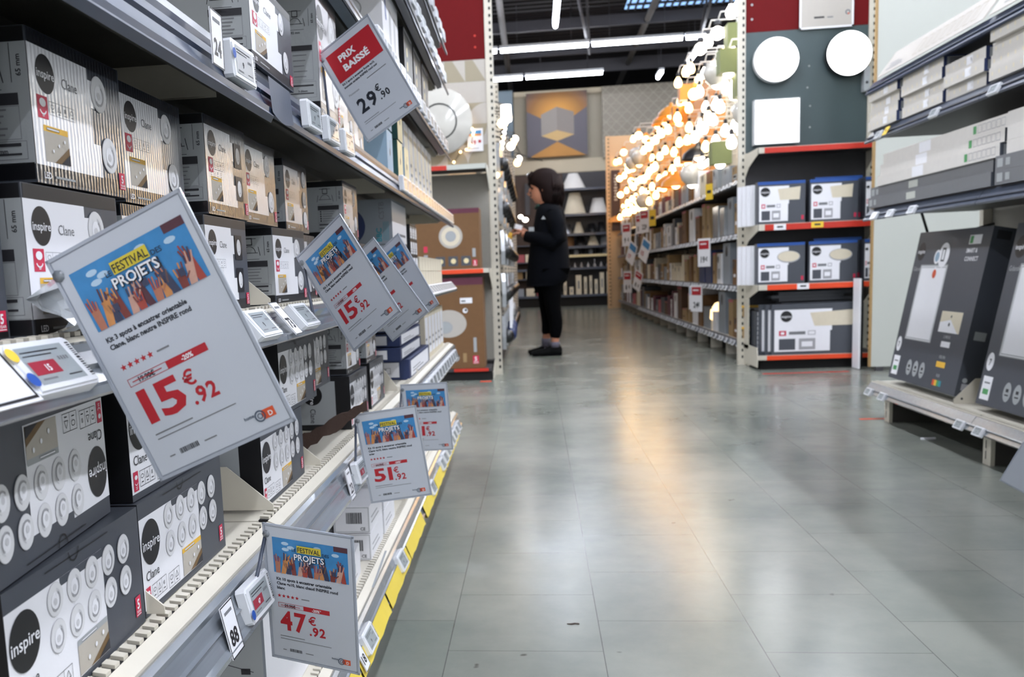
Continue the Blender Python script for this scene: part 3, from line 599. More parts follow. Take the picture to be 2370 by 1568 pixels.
put('wb', white_blue, -.325, 2.56, Z5, 'white box with blue base stripe and round lamp drawing, above the PRIX BAISSÉ card', name='lamp_box')
def blk_frame():
    w, h, d = .2, .2, .16; g = G(); g.box(-w/2, w/2, 0, d, 0, h, 'black_print'); g.F = front(-w/2, 0); g.frame(0, 0, w, h, .008, 'white_print', 1); g.rect(w*.1, h*.08, w*.8, h*.84, 'slate_panel', 1)
    for k in range(3): g.disc(w*.32, h*(.3+.2*k), h*.07, 'ivory_card', 2)
    g.disc(w*.7, h*.7, h*.1, 'black_print', 2); return g
for k, v in enumerate((2.95, 3.2, 3.45)): put('bf', blk_frame, -.325, v, Z5, 'black box with white edges and three cream bulbs, %s in the row' % nth(k), name='lamp_box', group='black boxes with white edges')
# bottom shelf
Z1 = LEV[0]+.001
def bar_box():
    w, h, d = .16, .055, .075; g = G(); g.box(-w/2, w/2, 0, d, 0, h, 'white_print'); g.F = side_near(-w/2, d); g.frame(.002, .002, d-.004, h-.004, .0012, 'silver_print', 1)
    x = d*.35; random.seed(2)
    for k in range(14): wd = random.choice((.0008, .0015, .0022)); g.rect(x, h*.35, wd, h*.42, 'ink', 2); x += wd+.0009
    g.text('CE', d*.8, h*.1, h*.16, 'ink', 2, .02, 'c'); g.F = front(-w/2, 0); g.rect(w*.1, h*.5, w*.5, .002, 'thin_ink', 1); g.rect(w*.1, h*.3, w*.6, .002, 'thin_ink', 1); return g
for k, (u, v, z) in enumerate(((-.322, 1.93, 0), (-.322, 1.93, .057), (-.41, 1.9, 0), (-.41, 1.62, 0), (-.41, 1.9, .057), (-.322, 2.12, 0), (-.322, 2.12, .057), (-.322, 2.12, .114))):
    put('bb', bar_box, u, v, Z1+z, 'small white box with a barcode end on the bottom shelf, %s nearest' % nth(k), name='barcode_box', group='white barcode boxes on the bottom shelf')
def open_white():
    w, h, d = .3, .06, .085; g = G(); g.box(-w/2, w/2, 0, d, 0, h, 'white_print'); g.F = front(-w/2, 0)
    for k in range(5): g.rect(w*(.2+.13*k), h*.35, w*.06, h*.3, 'silver_print', 1)
    g.rect(w*.15, h*.2, w*.7, .002, 'thin_ink', 1); g.F = top_face(-w/2, 0, h); g.rect(w*.1, -.06, w*.7, .004, 'silver_print', 1); return g
put('ow', open_white, -.325, 1.62, Z1, 'long white box with grey pictograms on the bottom shelf behind the hanging cards', name='flat_box', rot=LR+.04)
def grey_case():
    w, h, d = .22, .16, .16; g = G(); g.box(-w/2, w/2, 0, d, 0, h, 'steel_card'); g.rect(0, 0, 0, 0, 'ink')
    g.box(-w/2-.001, w/2+.001, -.001, d, h, h+.004, 'black_print')
    for F in (side_near(-w/2, d), ):
        g.F = F; g.rect(0, 0, d*.98, h*.97, 'silver_print', 1); g.arc(d*.5, h*.55, .013, 0, 6.28, .0012, 'ink', 2, 20); g.arc(d*.5, h*.55, .008, 0, 6.28, .0012, 'ink', 2, 16)
        g.line(d*.62, h*.6, d*.9, h*.52, .001, 'ink', 2); g.rect(d*.8, h*.5, .012, .008, 'ink', 2); g.line(d*.42, h*.42, d*.58, h*.42, .0008, 'ink', 2); g.line(d*.66, h*.42, d*.92, h*.42, .0008, 'ink', 2); g.rect(d*.4, h*.2, d*.5, .002, 'thin_ink', 2); g.line(d*.3, h*.8, d*.75, h*.82, .0006, 'thin_ink', 2)
    g.F = front(-w/2, 0); g.rect(0, 0, w, h, 'white_print', 1); g.arc(w*.3, h*.6, .02, 0, 6.28, .001, 'silver_print', 2, 20); g.arc(w*.6, h*.55, .026, 0, 6.28, .001, 'silver_print', 2, 20); return g
put('gc', grey_case, -.335, 1.22, Z1, 'pale grey carton with black lid edge and lamp drawing, under the sign 88', name='lamp_carton')
put('gc2', lambda: simple_box(.24, .2, .15, 'white_print', 'cream_card', None), -.39, 1.5, Z1, 'plain white carton standing behind the 47.92 card on the bottom shelf', name='lamp_carton')
for k in range(5): put('b5', lambda: simple_box(.2, .12, .12, 'white_print', 'cream_card', 'white_print'), -.33, 2.42+.22*k+.1, Z1, 'white carton on the bottom shelf, %s past the second divider' % nth(k), name='lamp_carton', group='white cartons at the far end of the bottom shelf')

# ------------------------------------------------------------------ electronic price tags
def esl_parts(big=False, red=True, price='15'):
    w, h, t = .074, .037, .011
    g = G(); g.prism([(-w/2+.003, -h/2), (w/2-.003, -h/2), (w/2, -h/2+.003), (w/2, h/2-.003), (w/2-.003, h/2), (-w/2+.003, h/2), (-w/2, h/2-.003), (-w/2, -h/2+.003)], .0015, t, 'y', 'tag_white')
    g.prism([(-w/2+.0045, -h/2+.0015), (w/2-.0045, -h/2+.0015), (w/2-.0015, h/2-.0045), (w/2-.0045, h/2-.0015), (-w/2+.0045, h/2-.0015), (-w/2+.0015, h/2-.0045)], 0, .0015, 'y', 'tag_white')
    g.F = front(0, 0); random.seed(1); z = -h/2+.005
    while z < h/2-.006: dz = random.choice((.0006, .001, .0016)); g.rect(w/2-.0075, z, .004, dz, 'ink', 1); z += dz+.0008
    s = G(); s.F = front(-w/2+.009, 0, -h/2+.005); W, H = w-.022, h-.01
    s.rect(0, 0, W, H, 'tag_screen', 1); s.rect(W*.05, H*.84, W*.8, H*.035, 'ink', 2); s.rect(W*.05, H*.74, W*.6, H*.03, 'ink', 2)
    if red: s.rect(W*.04, H*.24, W*.55, H*.36, 'tag_red', 2); s.text(price, W*.36, H*.32, H*.24, 'white_print', 3, .03, 'c')
    else: s.text(price, W*.4, H*.28, H*.3, 'ink', 2, .04, 'c')
    s.rect(W*.65, H*.12, W*.3, H*.03, 'ink', 2); s.rect(W*.08, H*.1, W*.3, H*.05, 'thin_ink', 2)
    for k in range(4): s.rect(W*(.7+.06*k), H*.55, W*.035, H*.1, 'thin_ink', 2)
    return g.mesh('housing'), s.mesh('screen')
ESLM = {'r15': esl_parts(), 'r47': esl_parts(price='47'), 'w': esl_parts(red=False, price='9'), 'r51': esl_parts(price='51')}
def esl(loc, rot, label, kind='w', group='electronic tags on the left rails', stick=None, sc_=1, nm='price_tag'):
    t = thing(nm, label, 'price tag', loc, rot, group); t.scale = (sc_, sc_, sc_)
    for n_, me in zip(('housing', 'screen'), ESLM[kind]):
        o = bpy.data.objects.new(n_, me); C.objects.link(o); o.parent = t
    for k, (x, z, m) in enumerate(stick or []):
        g = G(); g.F = front(0, 0); g.disc(x, z, .005, m, 4); g.build('sticker', t)
    return t
def rail_tag(i, v, label, kind='w', **k):
    if i == 2: return esl(LW(-.278, v, .728), (-.69, 0, LR-.03), label, kind, **k)
    if i == 1: return esl(LW(-.273, v, .456), (-.22, 0, LR-.03), label, kind, **k)
    if i == 0: return esl(LW(-.272, v, .168), (-.45, 0, LR-.03), label, kind, **k)
    return esl(LW(-.272, v, LEV[i]-.032), (-.05, 0, LR-.03), label, kind, **k)
rail_tag(2, .535, 'white electronic price tag with yellow and blue round stickers, large at the left edge', 'r15', stick=[(-.034, .009, 'sticker_yellow'), (-.0335, -.009, 'sticker_blue')], group=None)
rail_tag(2, 1.0, 'electronic price tag left of the shelf sign 73', 'w'); rail_tag(2, 1.2, 'electronic price tag right of the shelf sign 73', 'w')
rail_tag(1, .905, 'electronic price tag with blue dot beside the sign 88', 'r47', stick=[(-.0335, -.009, 'sticker_blue')])
rail_tag(1, 1.53, 'electronic price tag peeking out left of the 51.92 card', 'r51')
rail_tag(0, 1.52, 'electronic price tag on the yellow strip right of the 47.92 card', 'w'); rail_tag(0, 1.96, 'electronic price tag on the yellow strip below the 51.92 card', 'w'); rail_tag(0, 2.66, 'electronic price tag on the yellow strip at the lower right of the 51.92 card', 'w')
rail_tag(3, .97, 'electronic price tag at the top edge left of the tall white box', 'w', stick=[(-.0335, .004, 'sticker_blue')])
for k in range(3): rail_tag(3, 1.3+.13*k, 'slim white tag on the navy rail, %s left of the PRIX BAISSÉ card' % nth(2-k), 'w')
k = 0
for lv, vs_ in ((3, [2.3+.085*q for q in range(19)]), (2, [2.78+.085*q for q in range(13)]), (1, [2.35+.1*q for q in range(15)]), (0, [3.0+.11*q for q in range(8)]), (4, [2.0+.12*q for q in range(15)]), (5, [2.3+.13*q for q in range(12)]), (6, [2.7+.15*q for q in range(8)])):
    for q, v in enumerate(vs_):
        rail_tag(lv, v, 'white electronic tag, %s rail from the floor, %s along its packed row' % (nth(lv), nth(q)), 'w')
def number_sign(i, v, txt, lab):
    g = G(); w, h = .034, .05; g.box(-w/2, w/2, 0, .001, -h/2, h/2, 'white_print'); g.F = front(-w/2, 0, -h/2); g.frame(0, 0, w, h, .0012, 'black_print', 1); g.text(txt, w/2, h*.2, h*.42, 'black_print', 1, .03, 'c', w=w*.62); g.rect(w*.2, h*.8, w*.6, h*.06, 'thin_ink', 1)
    z = {3: LEV[3]-.025, 2: .727, 1: .452, 0: .168}[i]; r = {3: 0, 2: -.69, 1: -.2, 0: -.45}[i]; u = {3: -.276, 2: -.2815, 1: -.2785, 0: -.276}[i]
    tag(g.build('number_sign', loc=LW(u, v, z), rot=(r, 0, LR)), lab, 'sign')
def fix_u(): pass
number_sign(1, .825, '88', 'small white sign with the number 88 on the clear rail'); number_sign(2, 1.11, '73', 'small white sign with the number 73 between two electronic tags')
number_sign(1, 1.44, '23', 'small white sign with the number 23 left of the 51.92 card'); number_sign(3, .895, '24', 'small white sign with the number 24 at the top edge'); number_sign(0, 1.445, '18', 'small white sign with the number 18 low beside the 47.92 card')
# bright slip of paper in the rail at the left edge
g = G(); g.box(-.03, .03, 0, .001, -.02, .02, 'white_print'); g.F = front(-.03, 0, -.02); g.frame(.002, .002, .056, .036, .002, 'black_print', 1); tag(g.build('paper_slip', loc=LW(-.28, .47, .726), rot=(-.69, 0, LR)), 'white paper slip with black border in the rail at the left edge', 'label')

# ------------------------------------------------------------------ hanging promotion cards
def card_art(kind, old, pct, price, cents, title):
    W, H = .105, .158; g = G(); g.box(-W/2+.003, W/2-.003, 0, .0006, -H/2+.003, H/2-.003, 'sheet'); g.F = front(-W/2, 0, -H/2)
    X = lambda f: f*W; Zz = lambda f: (1-f)*H
    if kind == 'f':
        x0, x1, z1, z0 = X(.1), X(.93), Zz(.09), Zz(.345); w, h = x1-x0, z1-z0
        g.rect(x0, z0, w, h, 'pic_blue', 1); random.seed(11)
        for k in range(7): g.disc(x0+w*random.uniform(.1, .9), z0+h*random.uniform(.6, .92), w*.05, 'pic_cloud', 2, h*.05, 10)
        for k in range(13):
            cx_ = x0+w*(.06+.88*k/12); hh = h*(.22+.12*math.sin(k*2.3)+.22*abs(k/12-.5)); tl = .25*math.sin(k*1.9); pw = w*.03; m_ = 'pic_hand%d' % (k*3 % 7)
            def cl(a, b): return (min(max(a, x0), x0+w), min(max(b, z0), z0+h))
            g.pf([cl(cx_-pw, z0), cl(cx_+pw, z0), cl(cx_+pw*1.2+tl*hh, z0+hh), cl(cx_-pw*1.2+tl*hh, z0+hh)], m_, 3+k % 2)
            for f_ in range(4):
                fx = cx_+tl*hh+pw*(-.9+.6*f_); fl_ = h*(.16+.05*math.sin(f_*1.7+k)); a_ = tl+(f_-1.5)*.12; g.line(*cl(fx, z0+hh*.95), *cl(fx+a_*fl_, z0+hh+fl_), w*.013, m_ if f_ % 2 else 'pic_hand%d' % ((k*3+1) % 7), 4+k % 2)
            if k % 3 == 1: g.line(*cl(cx_+tl*hh+pw*1.2, z0+hh*.6), *cl(cx_+tl*hh+pw*2.6, z0+hh*1.05), w*.014, m_, 4)
            if k % 4 == 2: g.rect(cl(cx_, 0)[0], z0+hh*.9, w*.05, h*.12, 'pic_hand6', 6)
        g.rect(x0+w*.82, z0+h*.86, w*.18, h*.14, 'pic_hand4', 2)
        g.rect(x0+w*.335, z0+h*.665, w*.32, h*.2, 'pic_yellow', 5); g.text('FESTIVAL', x0+w*.495, z0+h*.69, h*.19, 'price_ink', 6, .01, 'c', w=w*.3)
        g.text('LE', x0+w*.27, z0+h*.68, h*.12, 'price_ink', 6, .01); g.text('DES', x0+w*.67, z0+h*.66, h*.12, 'price_ink', 6, .01)
        g.text('PROJETS', x0+w*.495+.0004, z0+h*.46-.0004, h*.24, 'price_ink', 6, .05, 'c', w=w*.42); g.text('PROJETS', x0+w*.495, z0+h*.46, h*.24, 'white_print', 8, .02, 'c', w=w*.4)
        for k, t in enumerate(title): g.text(t, X(.12), Zz(.400+.033*k), .0046, 'price_ink', 1, .035)
        for k in range(5): g.pf([(X(.14+.05*k)+(.0024 if q_ % 2 == 0 else .001)*math.sin(q_*math.pi/5), Zz(.515)+(.0024 if q_ % 2 == 0 else .001)*math.cos(q_*math.pi/5)) for q_ in range(10)], 'price_red', 1)
        g.rect(X(.39), Zz(.52), X(.09), .0012, 'thin_ink', 1)
        g.frame(X(.12), Zz(.60), X(.29), H*.034, .0004, 'price_red', 1); g.rect(X(.41), Zz(.60), X(.29), H*.034, 'price_red', 1)
        g.text(old, X(.255), Zz(.594), .0046, 'price_ink', 2, .03, 'c'); g.line(X(.15), Zz(.583), X(.37), Zz(.583), .0006, 'price_red', 3); g.text(pct, X(.555), Zz(.594), .0044, 'white_print', 2, .03, 'c')
        g.digits(price, X(.13), Zz(.765), .031, 'price_red', 1, .03, X(.3), .1); g.text('€', X(.455), Zz(.695), .0135, 'price_red', 1, .02, 'l', w=X(.085)); g.digits('.'+cents, X(.46), Zz(.775), .0145, 'price_red', 1, .03, X(.18), .08)
    else:
        x0, x1, z1, z0 = X(.1), X(.93), Zz(.08), Zz(.37); g.rect(x0, z0, x1-x0, z1-z0, 'price_red', 1)
        g.text('PRIX', X(.27), Zz(.205), .0135, 'white_print', 2, .04, 'l', w=X(.3)); g.text('BAISSÉ', X(.27), Zz(.305), .0135, 'white_print', 2, .04, 'l', w=X(.47))
        for k, t in enumerate(title): g.text(t, X(.12), Zz(.405+.035*k), .0045, 'price_ink', 1, .03)
        g.text('Maintenant', X(.12), Zz(.53), .0046, 'thin_ink', 1, .0); g.text('Avant 34.90 €', X(.5), Zz(.5), .004, 'price_ink', 1, .01) if False else g.rect(X(.5), Zz(.49), X(.36), .0012, 'thin_ink', 1)
        g.digits(price, X(.16), Zz(.735), .03, 'price_ink', 1, .03, X(.33), .1); g.text('€', X(.52), Zz(.655), .0145, 'price_ink', 1, .02, 'l', w=X(.09)); g.digits('.'+cents, X(.53), Zz(.735), .0145, 'price_ink', 1, .03, X(.18), .08)
    g.rect(X(.12), Zz(.82), X(.28), .0009, 'thin_ink', 1); g.rect(X(.12), Zz(.84), X(.58), .0007, 'thin_ink', 1)
    x = X(.22); random.seed(4)
    while x < X(.36): wd = random.choice((.0004, .0008)); g.rect(x, Zz(.93), wd, .0035, 'ink', 1); x += wd+.0004
    g.rect(X(.14), Zz(.925), X(.04), .0009, 'thin_ink', 1); g.rect(X(.4), Zz(.925), X(.09), .0009, 'thin_ink', 1)
    g.rect(X(.82), Zz(.945), .009, .0062, 'logo_orange', 1); g.text('D', X(.875), Zz(.938), .0045, 'white_print', 2, .02, 'c'); g.arc(X(.805), Zz(.925), .0034, 0, 6.28, .0009, 'logo_navy', 3, 16); g.arc(X(.805), Zz(.925), .0016, 0, 6.28, .0006, 'logo_navy', 3, 12); g.text('home', X(.7), Zz(.92), .0032, 'logo_navy', 2, .02)
    return g.mesh('sheet')
def blank_sheet(): g = G(); g.box(-.0495, .0495, 0, .0006, -.076, .076, 'sheet'); return g.mesh('sheet')
def card(loc, eul, label, art, rail, group='hanging promotion cards'):
    t = thing('price_card', label, 'price card', loc, eul, group); W, H = .105, .158
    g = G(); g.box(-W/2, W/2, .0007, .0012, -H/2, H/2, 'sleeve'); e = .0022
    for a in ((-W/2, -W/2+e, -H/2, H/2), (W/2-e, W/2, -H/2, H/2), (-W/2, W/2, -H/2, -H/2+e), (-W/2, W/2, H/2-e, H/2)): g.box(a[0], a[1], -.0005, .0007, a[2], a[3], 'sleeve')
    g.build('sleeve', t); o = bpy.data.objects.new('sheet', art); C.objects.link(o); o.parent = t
    mw = Matrix.Translation(loc) @ __import__('mathutils').Euler(eul).to_matrix().to_4x4(); p = mw.inverted() @ Vector(rail)
    a = Vector((-W/2+.004, .002, H/2-.012)); g = G(); g.tube([a, a+Vector((-.004, .006, .002)), a.lerp(p, .6), p], .0022, 'rail_dark', 6); g.tube([a+Vector((0, -.0035, 0)), a+Vector((0, .003, 0))], .004, 'clear_rail', 8); g.build('clip', t)
    return t
T15 = ('Kit 3 spots à encastrer orientable', 'Clane, blanc neutre INSPIRE rond'); T51 = ('Kit 10 spots à encastrer orientable', 'Clane gu10, blanc neutre INSPIRE rond', 'acier'); T47 = ('Kit 10 spots à encastrer orientable', 'Clane gu10, blanc chaud INSPIRE rond', 'blanc')
a15 = card_art('f', '19.90€', '-20%', '15', '92', T15); a51 = card_art('f', '64.90€', '-20%*', '51', '92', T51); a47 = card_art('f', '59.90€', '-20%*', '47', '92', T47); a29 = card_art('b', '', '', '29', '90', ('Kit 3 spots à encastrer Roma gu10,', 'intensité variable INSPIRE rond noir'))
card((-.2295, .5766, .7362), (.095, -.393, -.117), 'largest tilted price card reading 15€.92, in front of the left shelves', a15, LW(-.283, .62, .712))
card((-.2556, 1.2897, .7632), (.148, -.544, -.572), 'tilted price card 15€.92, second nearest, overlapping two more cards', a15, LW(-.283, 1.27, .715))
card((-.2623, 1.6435, .747), (.32, -.525, -.651), 'tilted price card middle of the three overlapping cards', a15, LW(-.283, 1.63, .715))
card((-.254, 1.84, .7599), (.223, -.47, -.732), 'tilted price card farthest of the three overlapping cards', a15, LW(-.283, 1.83, .715))
card((-.2486, 1.5041, 1.0735), (.123, -.482, -.308), 'tilted price card with red PRIX BAISSÉ block and price 29€.90', a29, LW(-.284, 1.46, .99))
card((-.2425, 1.5444, .4752), (.108, -.122, .031), 'upright price card reading 51€.92', a51, LW(-.283, 1.5, .45))
card((-.2479, 2.0868, .4557), (.158, -.032, -.038), 'price card ending in .92 half hidden behind the 51€.92 card', a51, LW(-.283, 2.06, .45))
card((-.2399, .9315, .4414), (.142, .08, -.267), 'price card reading 47€.92 at the bottom of the picture', a47, LW(-.283, .9, .45))
# ================================================================== end display behind the left run (faces us) and the run behind it
def slotted_post(name, x, y, z0, z1, parent, w=.05, d=.035, m='shelf_cream', step=.05):
    g = G(); g.box(x-w/2, x+w/2, y, y+d, z0, z1, m); g.F = front(x-w/2, y, 0); z = z0+.05
    while z < z1-.04: g.rect(w*.56, z, w*.26, step*.42, 'slot_black', 4); z += step
    g.F = side_far(x+w/2, y, 0); z = z0+.05
    while z < z1-.04: g.rect(d*.3, z, d*.4, step*.42, 'slot_black', 4); z += step
    return g.build(name, parent)
le = thing('end_display', 'end display with red header, patterned wallpaper board and two shelves of brown boxes', 'shelving', (0, 0, 0))
XL, XR = -1.25, -.29
slotted_post('upright', -.29, 7.2, 0, 2.9, le, .055); slotted_post('upright', XL, 7.2, 0, 2.9, le, .055)
g = G(); g.box(XL+.03, XR-.03, 7.21, 7.23, 2.315, 2.9, 'red_header'); g.F = front(XL, 7.21)
for z in (2.4, 2.48): g.disc(XR-.1-XL, z, .008, 'red_lip', 4)
g.build('header', le)
dm('paper_light', '#b8b2a9', .6, var=.03); dm('paper_tan', '#9c927c', .6, var=.03)
g = G(); x0, x1, z0, z1 = XL+.03, XR-.03, 1.54, 2.313; g.box(x0, x1, 7.21, 7.23, z0, z1, 'paper_light'); g.F = front(0, 7.21, 0)
random.seed(21); s = .15
def halfdisc(g, cx, cz, r, q, m, l):   # quarter and half arcs of the wallpaper
    n = 10; g.pf([(cx, cz)]+[(cx+r*math.cos(q+math.pi/2*i/n), cz+r*math.sin(q+math.pi/2*i/n)) for i in range(n+1)], m, l)
i = 0
for ix in range(6):
    for iz in range(5):
        cx_, cz_ = x0+ix*s, z0+.02+iz*s; k = (ix*5+iz*3) % 5; q = (ix+2*iz) % 4
        ox, oz = ((0, 0), (s, 0), (s, s), (0, s))[q]
        if cx_+s > x1 or cz_+s > z1: continue
        if k in (0, 3): halfdisc(g, cx_+ox, cz_+oz, s, q*math.pi/2, 'paper_tan', 5)
        elif k == 1: g.rect(cx_, cz_, s, s, 'paper_tan', 4); halfdisc(g, cx_+ox, cz_+oz, s*.98, q*math.pi/2, 'paper_light', 7)
        elif k == 2: g.pf([(cx_, cz_), (cx_+s, cz_), (cx_+s*.4, cz_+s), (cx_, cz_+s)], 'paper_tan', 4)
g.build('wallpaper_board', le)
def lip_shelf(parent, x0, x1, yf, yb, z, lip='orange_lip', lx0=None, lx1=None, h=.028, brackets=True, m='shelf_cream'):
    g = G(); g.box(x0, x1, yf+.004, yb, z-.02, z, 'shelf_dark'); g.box(x0, x1, yf, yf+.004, z-h, z+.004, m)
    if brackets:
        for e, s_ in ((x0-.003, 1), (x1+.003, -1)): g.prism([(yf+.01, z+.004), (yb, z+.004), (yb, z-.16), (yb-.12, z-.1), (yf+.01, z-.04)], e-.0015, e+.0015, 'x', m)
    o = g.build('shelf', parent); g = G(); g.box(lx0 if lx0 is not None else x0+.03, lx1 or x1-.01, yf-.004, yf-.0002, z-h, z+.001, lip); g.build('shelf_edge', o); return o
lip_shelf(le, XL+.03, XR-.035, 6.85, 7.205, 1.53, 'red_lip', -.75, -.6, .03, m='panel_white')
lip_shelf(le, XL+.03, XR-.035, 6.85, 7.205, .80, 'orange_lip', None, -.365)
g = G(); g.box(XL+.03, XR-.035, 7.206, 7.209, .12, 1.5, 'back_cream'); g.build('back_panel', le)
g = G(); g.box(XL+.02, XR-.035, 6.87, 7.2, .0, .06, 'slot_black'); g.box(XL+.03, XR-.04, 6.85, 7.205, .065, .085, 'shelf_dark'); o = g.build('base', le); g = G(); g.box(-.6, XR-.06, 6.845, 6.8498, .066, .088, 'red_lip'); g.build('shelf_edge', o)
g = G(); g.prism([(6.88, 0), (7.235, 0), (7.235, .12), (6.9, .05)], XR-.03, XR-.025, 'x', 'shelf_cream'); g.build('foot', le)
def brown_lamp_box(w, h, d, ring, top='plum_card'):
    g = G(); g.box(-w/2, w/2, 0, d, 0, h, 'tan_card'); g.F = front(-w/2, 0); g.rect(0, h*.92, w, h*.08, top, 3)
    if ring:
        g.disc(w*.55, h*.55, .085, 'paper_light', 3, n=32); g.disc(w*.55, h*.55, .068, 'cream_card', 4, n=32); g.disc(w*.55, h*.55, .038, 'lens_print', 5); g.disc(w*.55, h*.55, .03, 'silver_print', 6)
        for k in range(3): g.rect(w*(.3+.2*k), h*.06, w*.15, h*.16, 'grey_print', 3); g.disc(w*(.38+.2*k), h*.14, w*.04, 'ivory_card', 4)
        g.rect(w*.12, h*.3, w*.06, h*.1, 'red_print', 3); g.rect(w*.12, h*.08, w*.06, h*.18, 'lens_print', 3); badge5(g, w*.88, h*.05, w*.07, h*.1, 3); g.rect(w*.88, h*.2, w*.05, h*.14, 'silver_print', 3)
    else:
        g.disc(w*.42, h*.5, .13, 'paper_light', 3, .1, 32); g.disc(w*.36, h*.46, .055, 'lens_print', 4, .045, 24); g.disc(w*.36, h*.46, .046, 'silver_print', 5, .037, 24)
        g.rect(w*.62, h*.72, w*.2, h*.06, 'white_print', 3); g.rect(w*.64, h*.735, w*.07, h*.02, 'thin_ink', 4); g.disc(w*.7, h*.64, .018, 'white_print', 3); g.disc(w*.71, h*.645, .009, 'ink', 4)
        badge5(g, w*.8, h*.05, w*.1, h*.09, 3); g.rect(w*.82, h*.18, w*.05, h*.16, 'silver_print', 3); g.disc(w*.5, h*.12, .035, 'silver_print', 3, .03); g.rect(w*.64, h*.07, w*.06, h*.1, 'light_card', 3)
    return g
MB2 = brown_lamp_box(.46, .43, .25, True)
tag(MB2.build('lamp_carton', loc=(-.615, 6.88, .802)), 'brown carton printed with a pale ring lamp, upper shelf of the left end display', 'box')
tag(brown_lamp_box(.07, .43, .24, False).build('lamp_carton', loc=(-.345, 6.9, .802)), 'edge of a second brown carton squeezed beside the ring lamp carton', 'box') if False else None
tag(brown_lamp_box(.44, .655, .25, False).build('lamp_carton', loc=(-.595, 6.88, .087)), 'tall brown carton with a pale dome lamp picture at the end display bottom', 'box')
# big clear disc lamp, string of small bulbs and a poster on the wallpaper board
g = G(); g.F = front(0, 0, 0)
t = thing('disc_lamp', 'large translucent round disc lamp hanging before the patterned wallpaper', 'lamp', (-.66, 7.08, 1.87))
g = G(); g.T = Matrix.Rotation(math.pi/2, 4, 'X'); g.lathe([(.001, -.008), (.235, -.008), (.24, 0), (.235, .008), (.001, .008)], 'shade_glass', 32); g.build('shade', t)
g = G(); g.T = Matrix.Rotation(math.pi/2, 4, 'X'); g.lathe([(.12, -.012), (.13, -.012), (.13, .01), (.12, .01)], 'black_plastic', 24); g.build('ring', t)
g = G(); g.tube([(0, 0, .235), (0, .13, .35)], .003, 'black_plastic', 5); g.build('cord', t)
g = G(); pts = []
for k in range(26): a = k/25*math.pi*1.1; pts.append((-.62+.2*math.sin(a), 7.19, 2.02-.02*k+.02*math.cos(k)))
t = thing('string_light', 'string of small warm bulbs draped over the patterned wallpaper', 'light', (0, 0, 0))
g.tube(pts, .002, 'black_plastic', 4, False); g.build('cord', t)
for p in pts[1::2]: g = G(); g.ball((p[0], p[1]-.012, p[2]), .009, 'bulb_warm', 8, 6); g.build('bulb', t)
g = G(); g.box(0, .115, 0, .004, 0, .163, 'white_print'); g.F = front(0, 0); g.rect(.012, .11, .09, .038, 'pic_blue', 3); g.rect(.012, .11, .09, .015, 'pic_hand3', 4); g.text('19', .03, .05, .04, 'price_red', 3, .03); g.rect(.08, .06, .02, .02, 'price_red', 3); g.rect(.012, .02, .07, .003, 'thin_ink', 3)
tag(g.build('price_poster', loc=(-.468, 7.19, 1.66)), 'small white price poster with blue picture on the patterned wallpaper board', 'poster')
# run behind the end display: its aisle side
lr = thing('shelving_run', 'cream shelving run behind the left end display, hung with packs along the aisle', 'shelving', (0, 0, 0))
for k in range(9): slotted_post('upright', -.355, 7.5+1.33*k, 0, 2.7, lr, .05, .04)
g = G(); g.box(-.42, -.385, 7.3, 18.4, .1, 2.7, 'back_cream'); g.build('back_panel', lr)
g = G(); g.box(-.55, -.3, 7.3, 18.4, 0, .1, 'shelf_dark'); g.build('base', lr)
slotted_post('upright', -.46, 18.55, 0, 3.17, lr, .06, .05, 'peach_panel', .06)
g = G(); g.box(-1.6, -.49, 18.56, 18.6, .0, 3.17, 'peach_panel'); g.build('end_panel', lr)
def pack_mesh():
    g = G(); g.F = front(-.06, 0); 
    pr = [(-.05, 0), (.05, 0), (.065, .1), (.05, .2), (.02, .26), (-.02, .26), (-.05, .2), (-.065, .1)]
    g.prism(pr, 0, .03, 'y', 'plastic_bag'); g.ball((0, -.012, .1), .05, 'black_plastic', 12, 8, 1.1); return g.mesh('bag')
pm = pack_mesh()
for k in range(9):
    for j in range(5):
        t = thing('hanging_pack', 'clear hanging pack with a dark coil, column %s, %s from the bottom' % (nth(k), nth(j)), 'pack', (-.235, 7.5+.42*k, .17+.33*j), math.pi/2+.2*math.sin(k*3+j), 'clear packs hanging on the left aisle side')
        o = bpy.data.objects.new('bag', pm); C.objects.link(o); o.parent = t
        g = G(); g.tube([(0, .03, .25), (0, .12, .25)], .003, 'steel', 5); g.build('hook', t)
def glove_mesh():
    g = G(); g.box(-.03, .03, 0, .02, .1, .34, 'white_print'); g.ball((0, .01, .06), .045, 'navy_card', 8, 6, 1.3); return g.mesh('pack')
gm = glove_mesh()
for k in range(3):
    t = thing('cable_bundle', 'white and blue cable bundle hanging low on the left aisle side, %s nearest' % nth(k), 'pack', (-.19, 7.65+.2*k, .22+.02*k), (0, .25, math.pi/2), 'white and blue bundles')
    o = bpy.data.objects.new('pack', gm); C.objects.link(o); o.parent = t; g = G(); g.tube([(0, .01, .33), (0, .2, .33)], .004, 'steel', 5); g.build('hook', t)
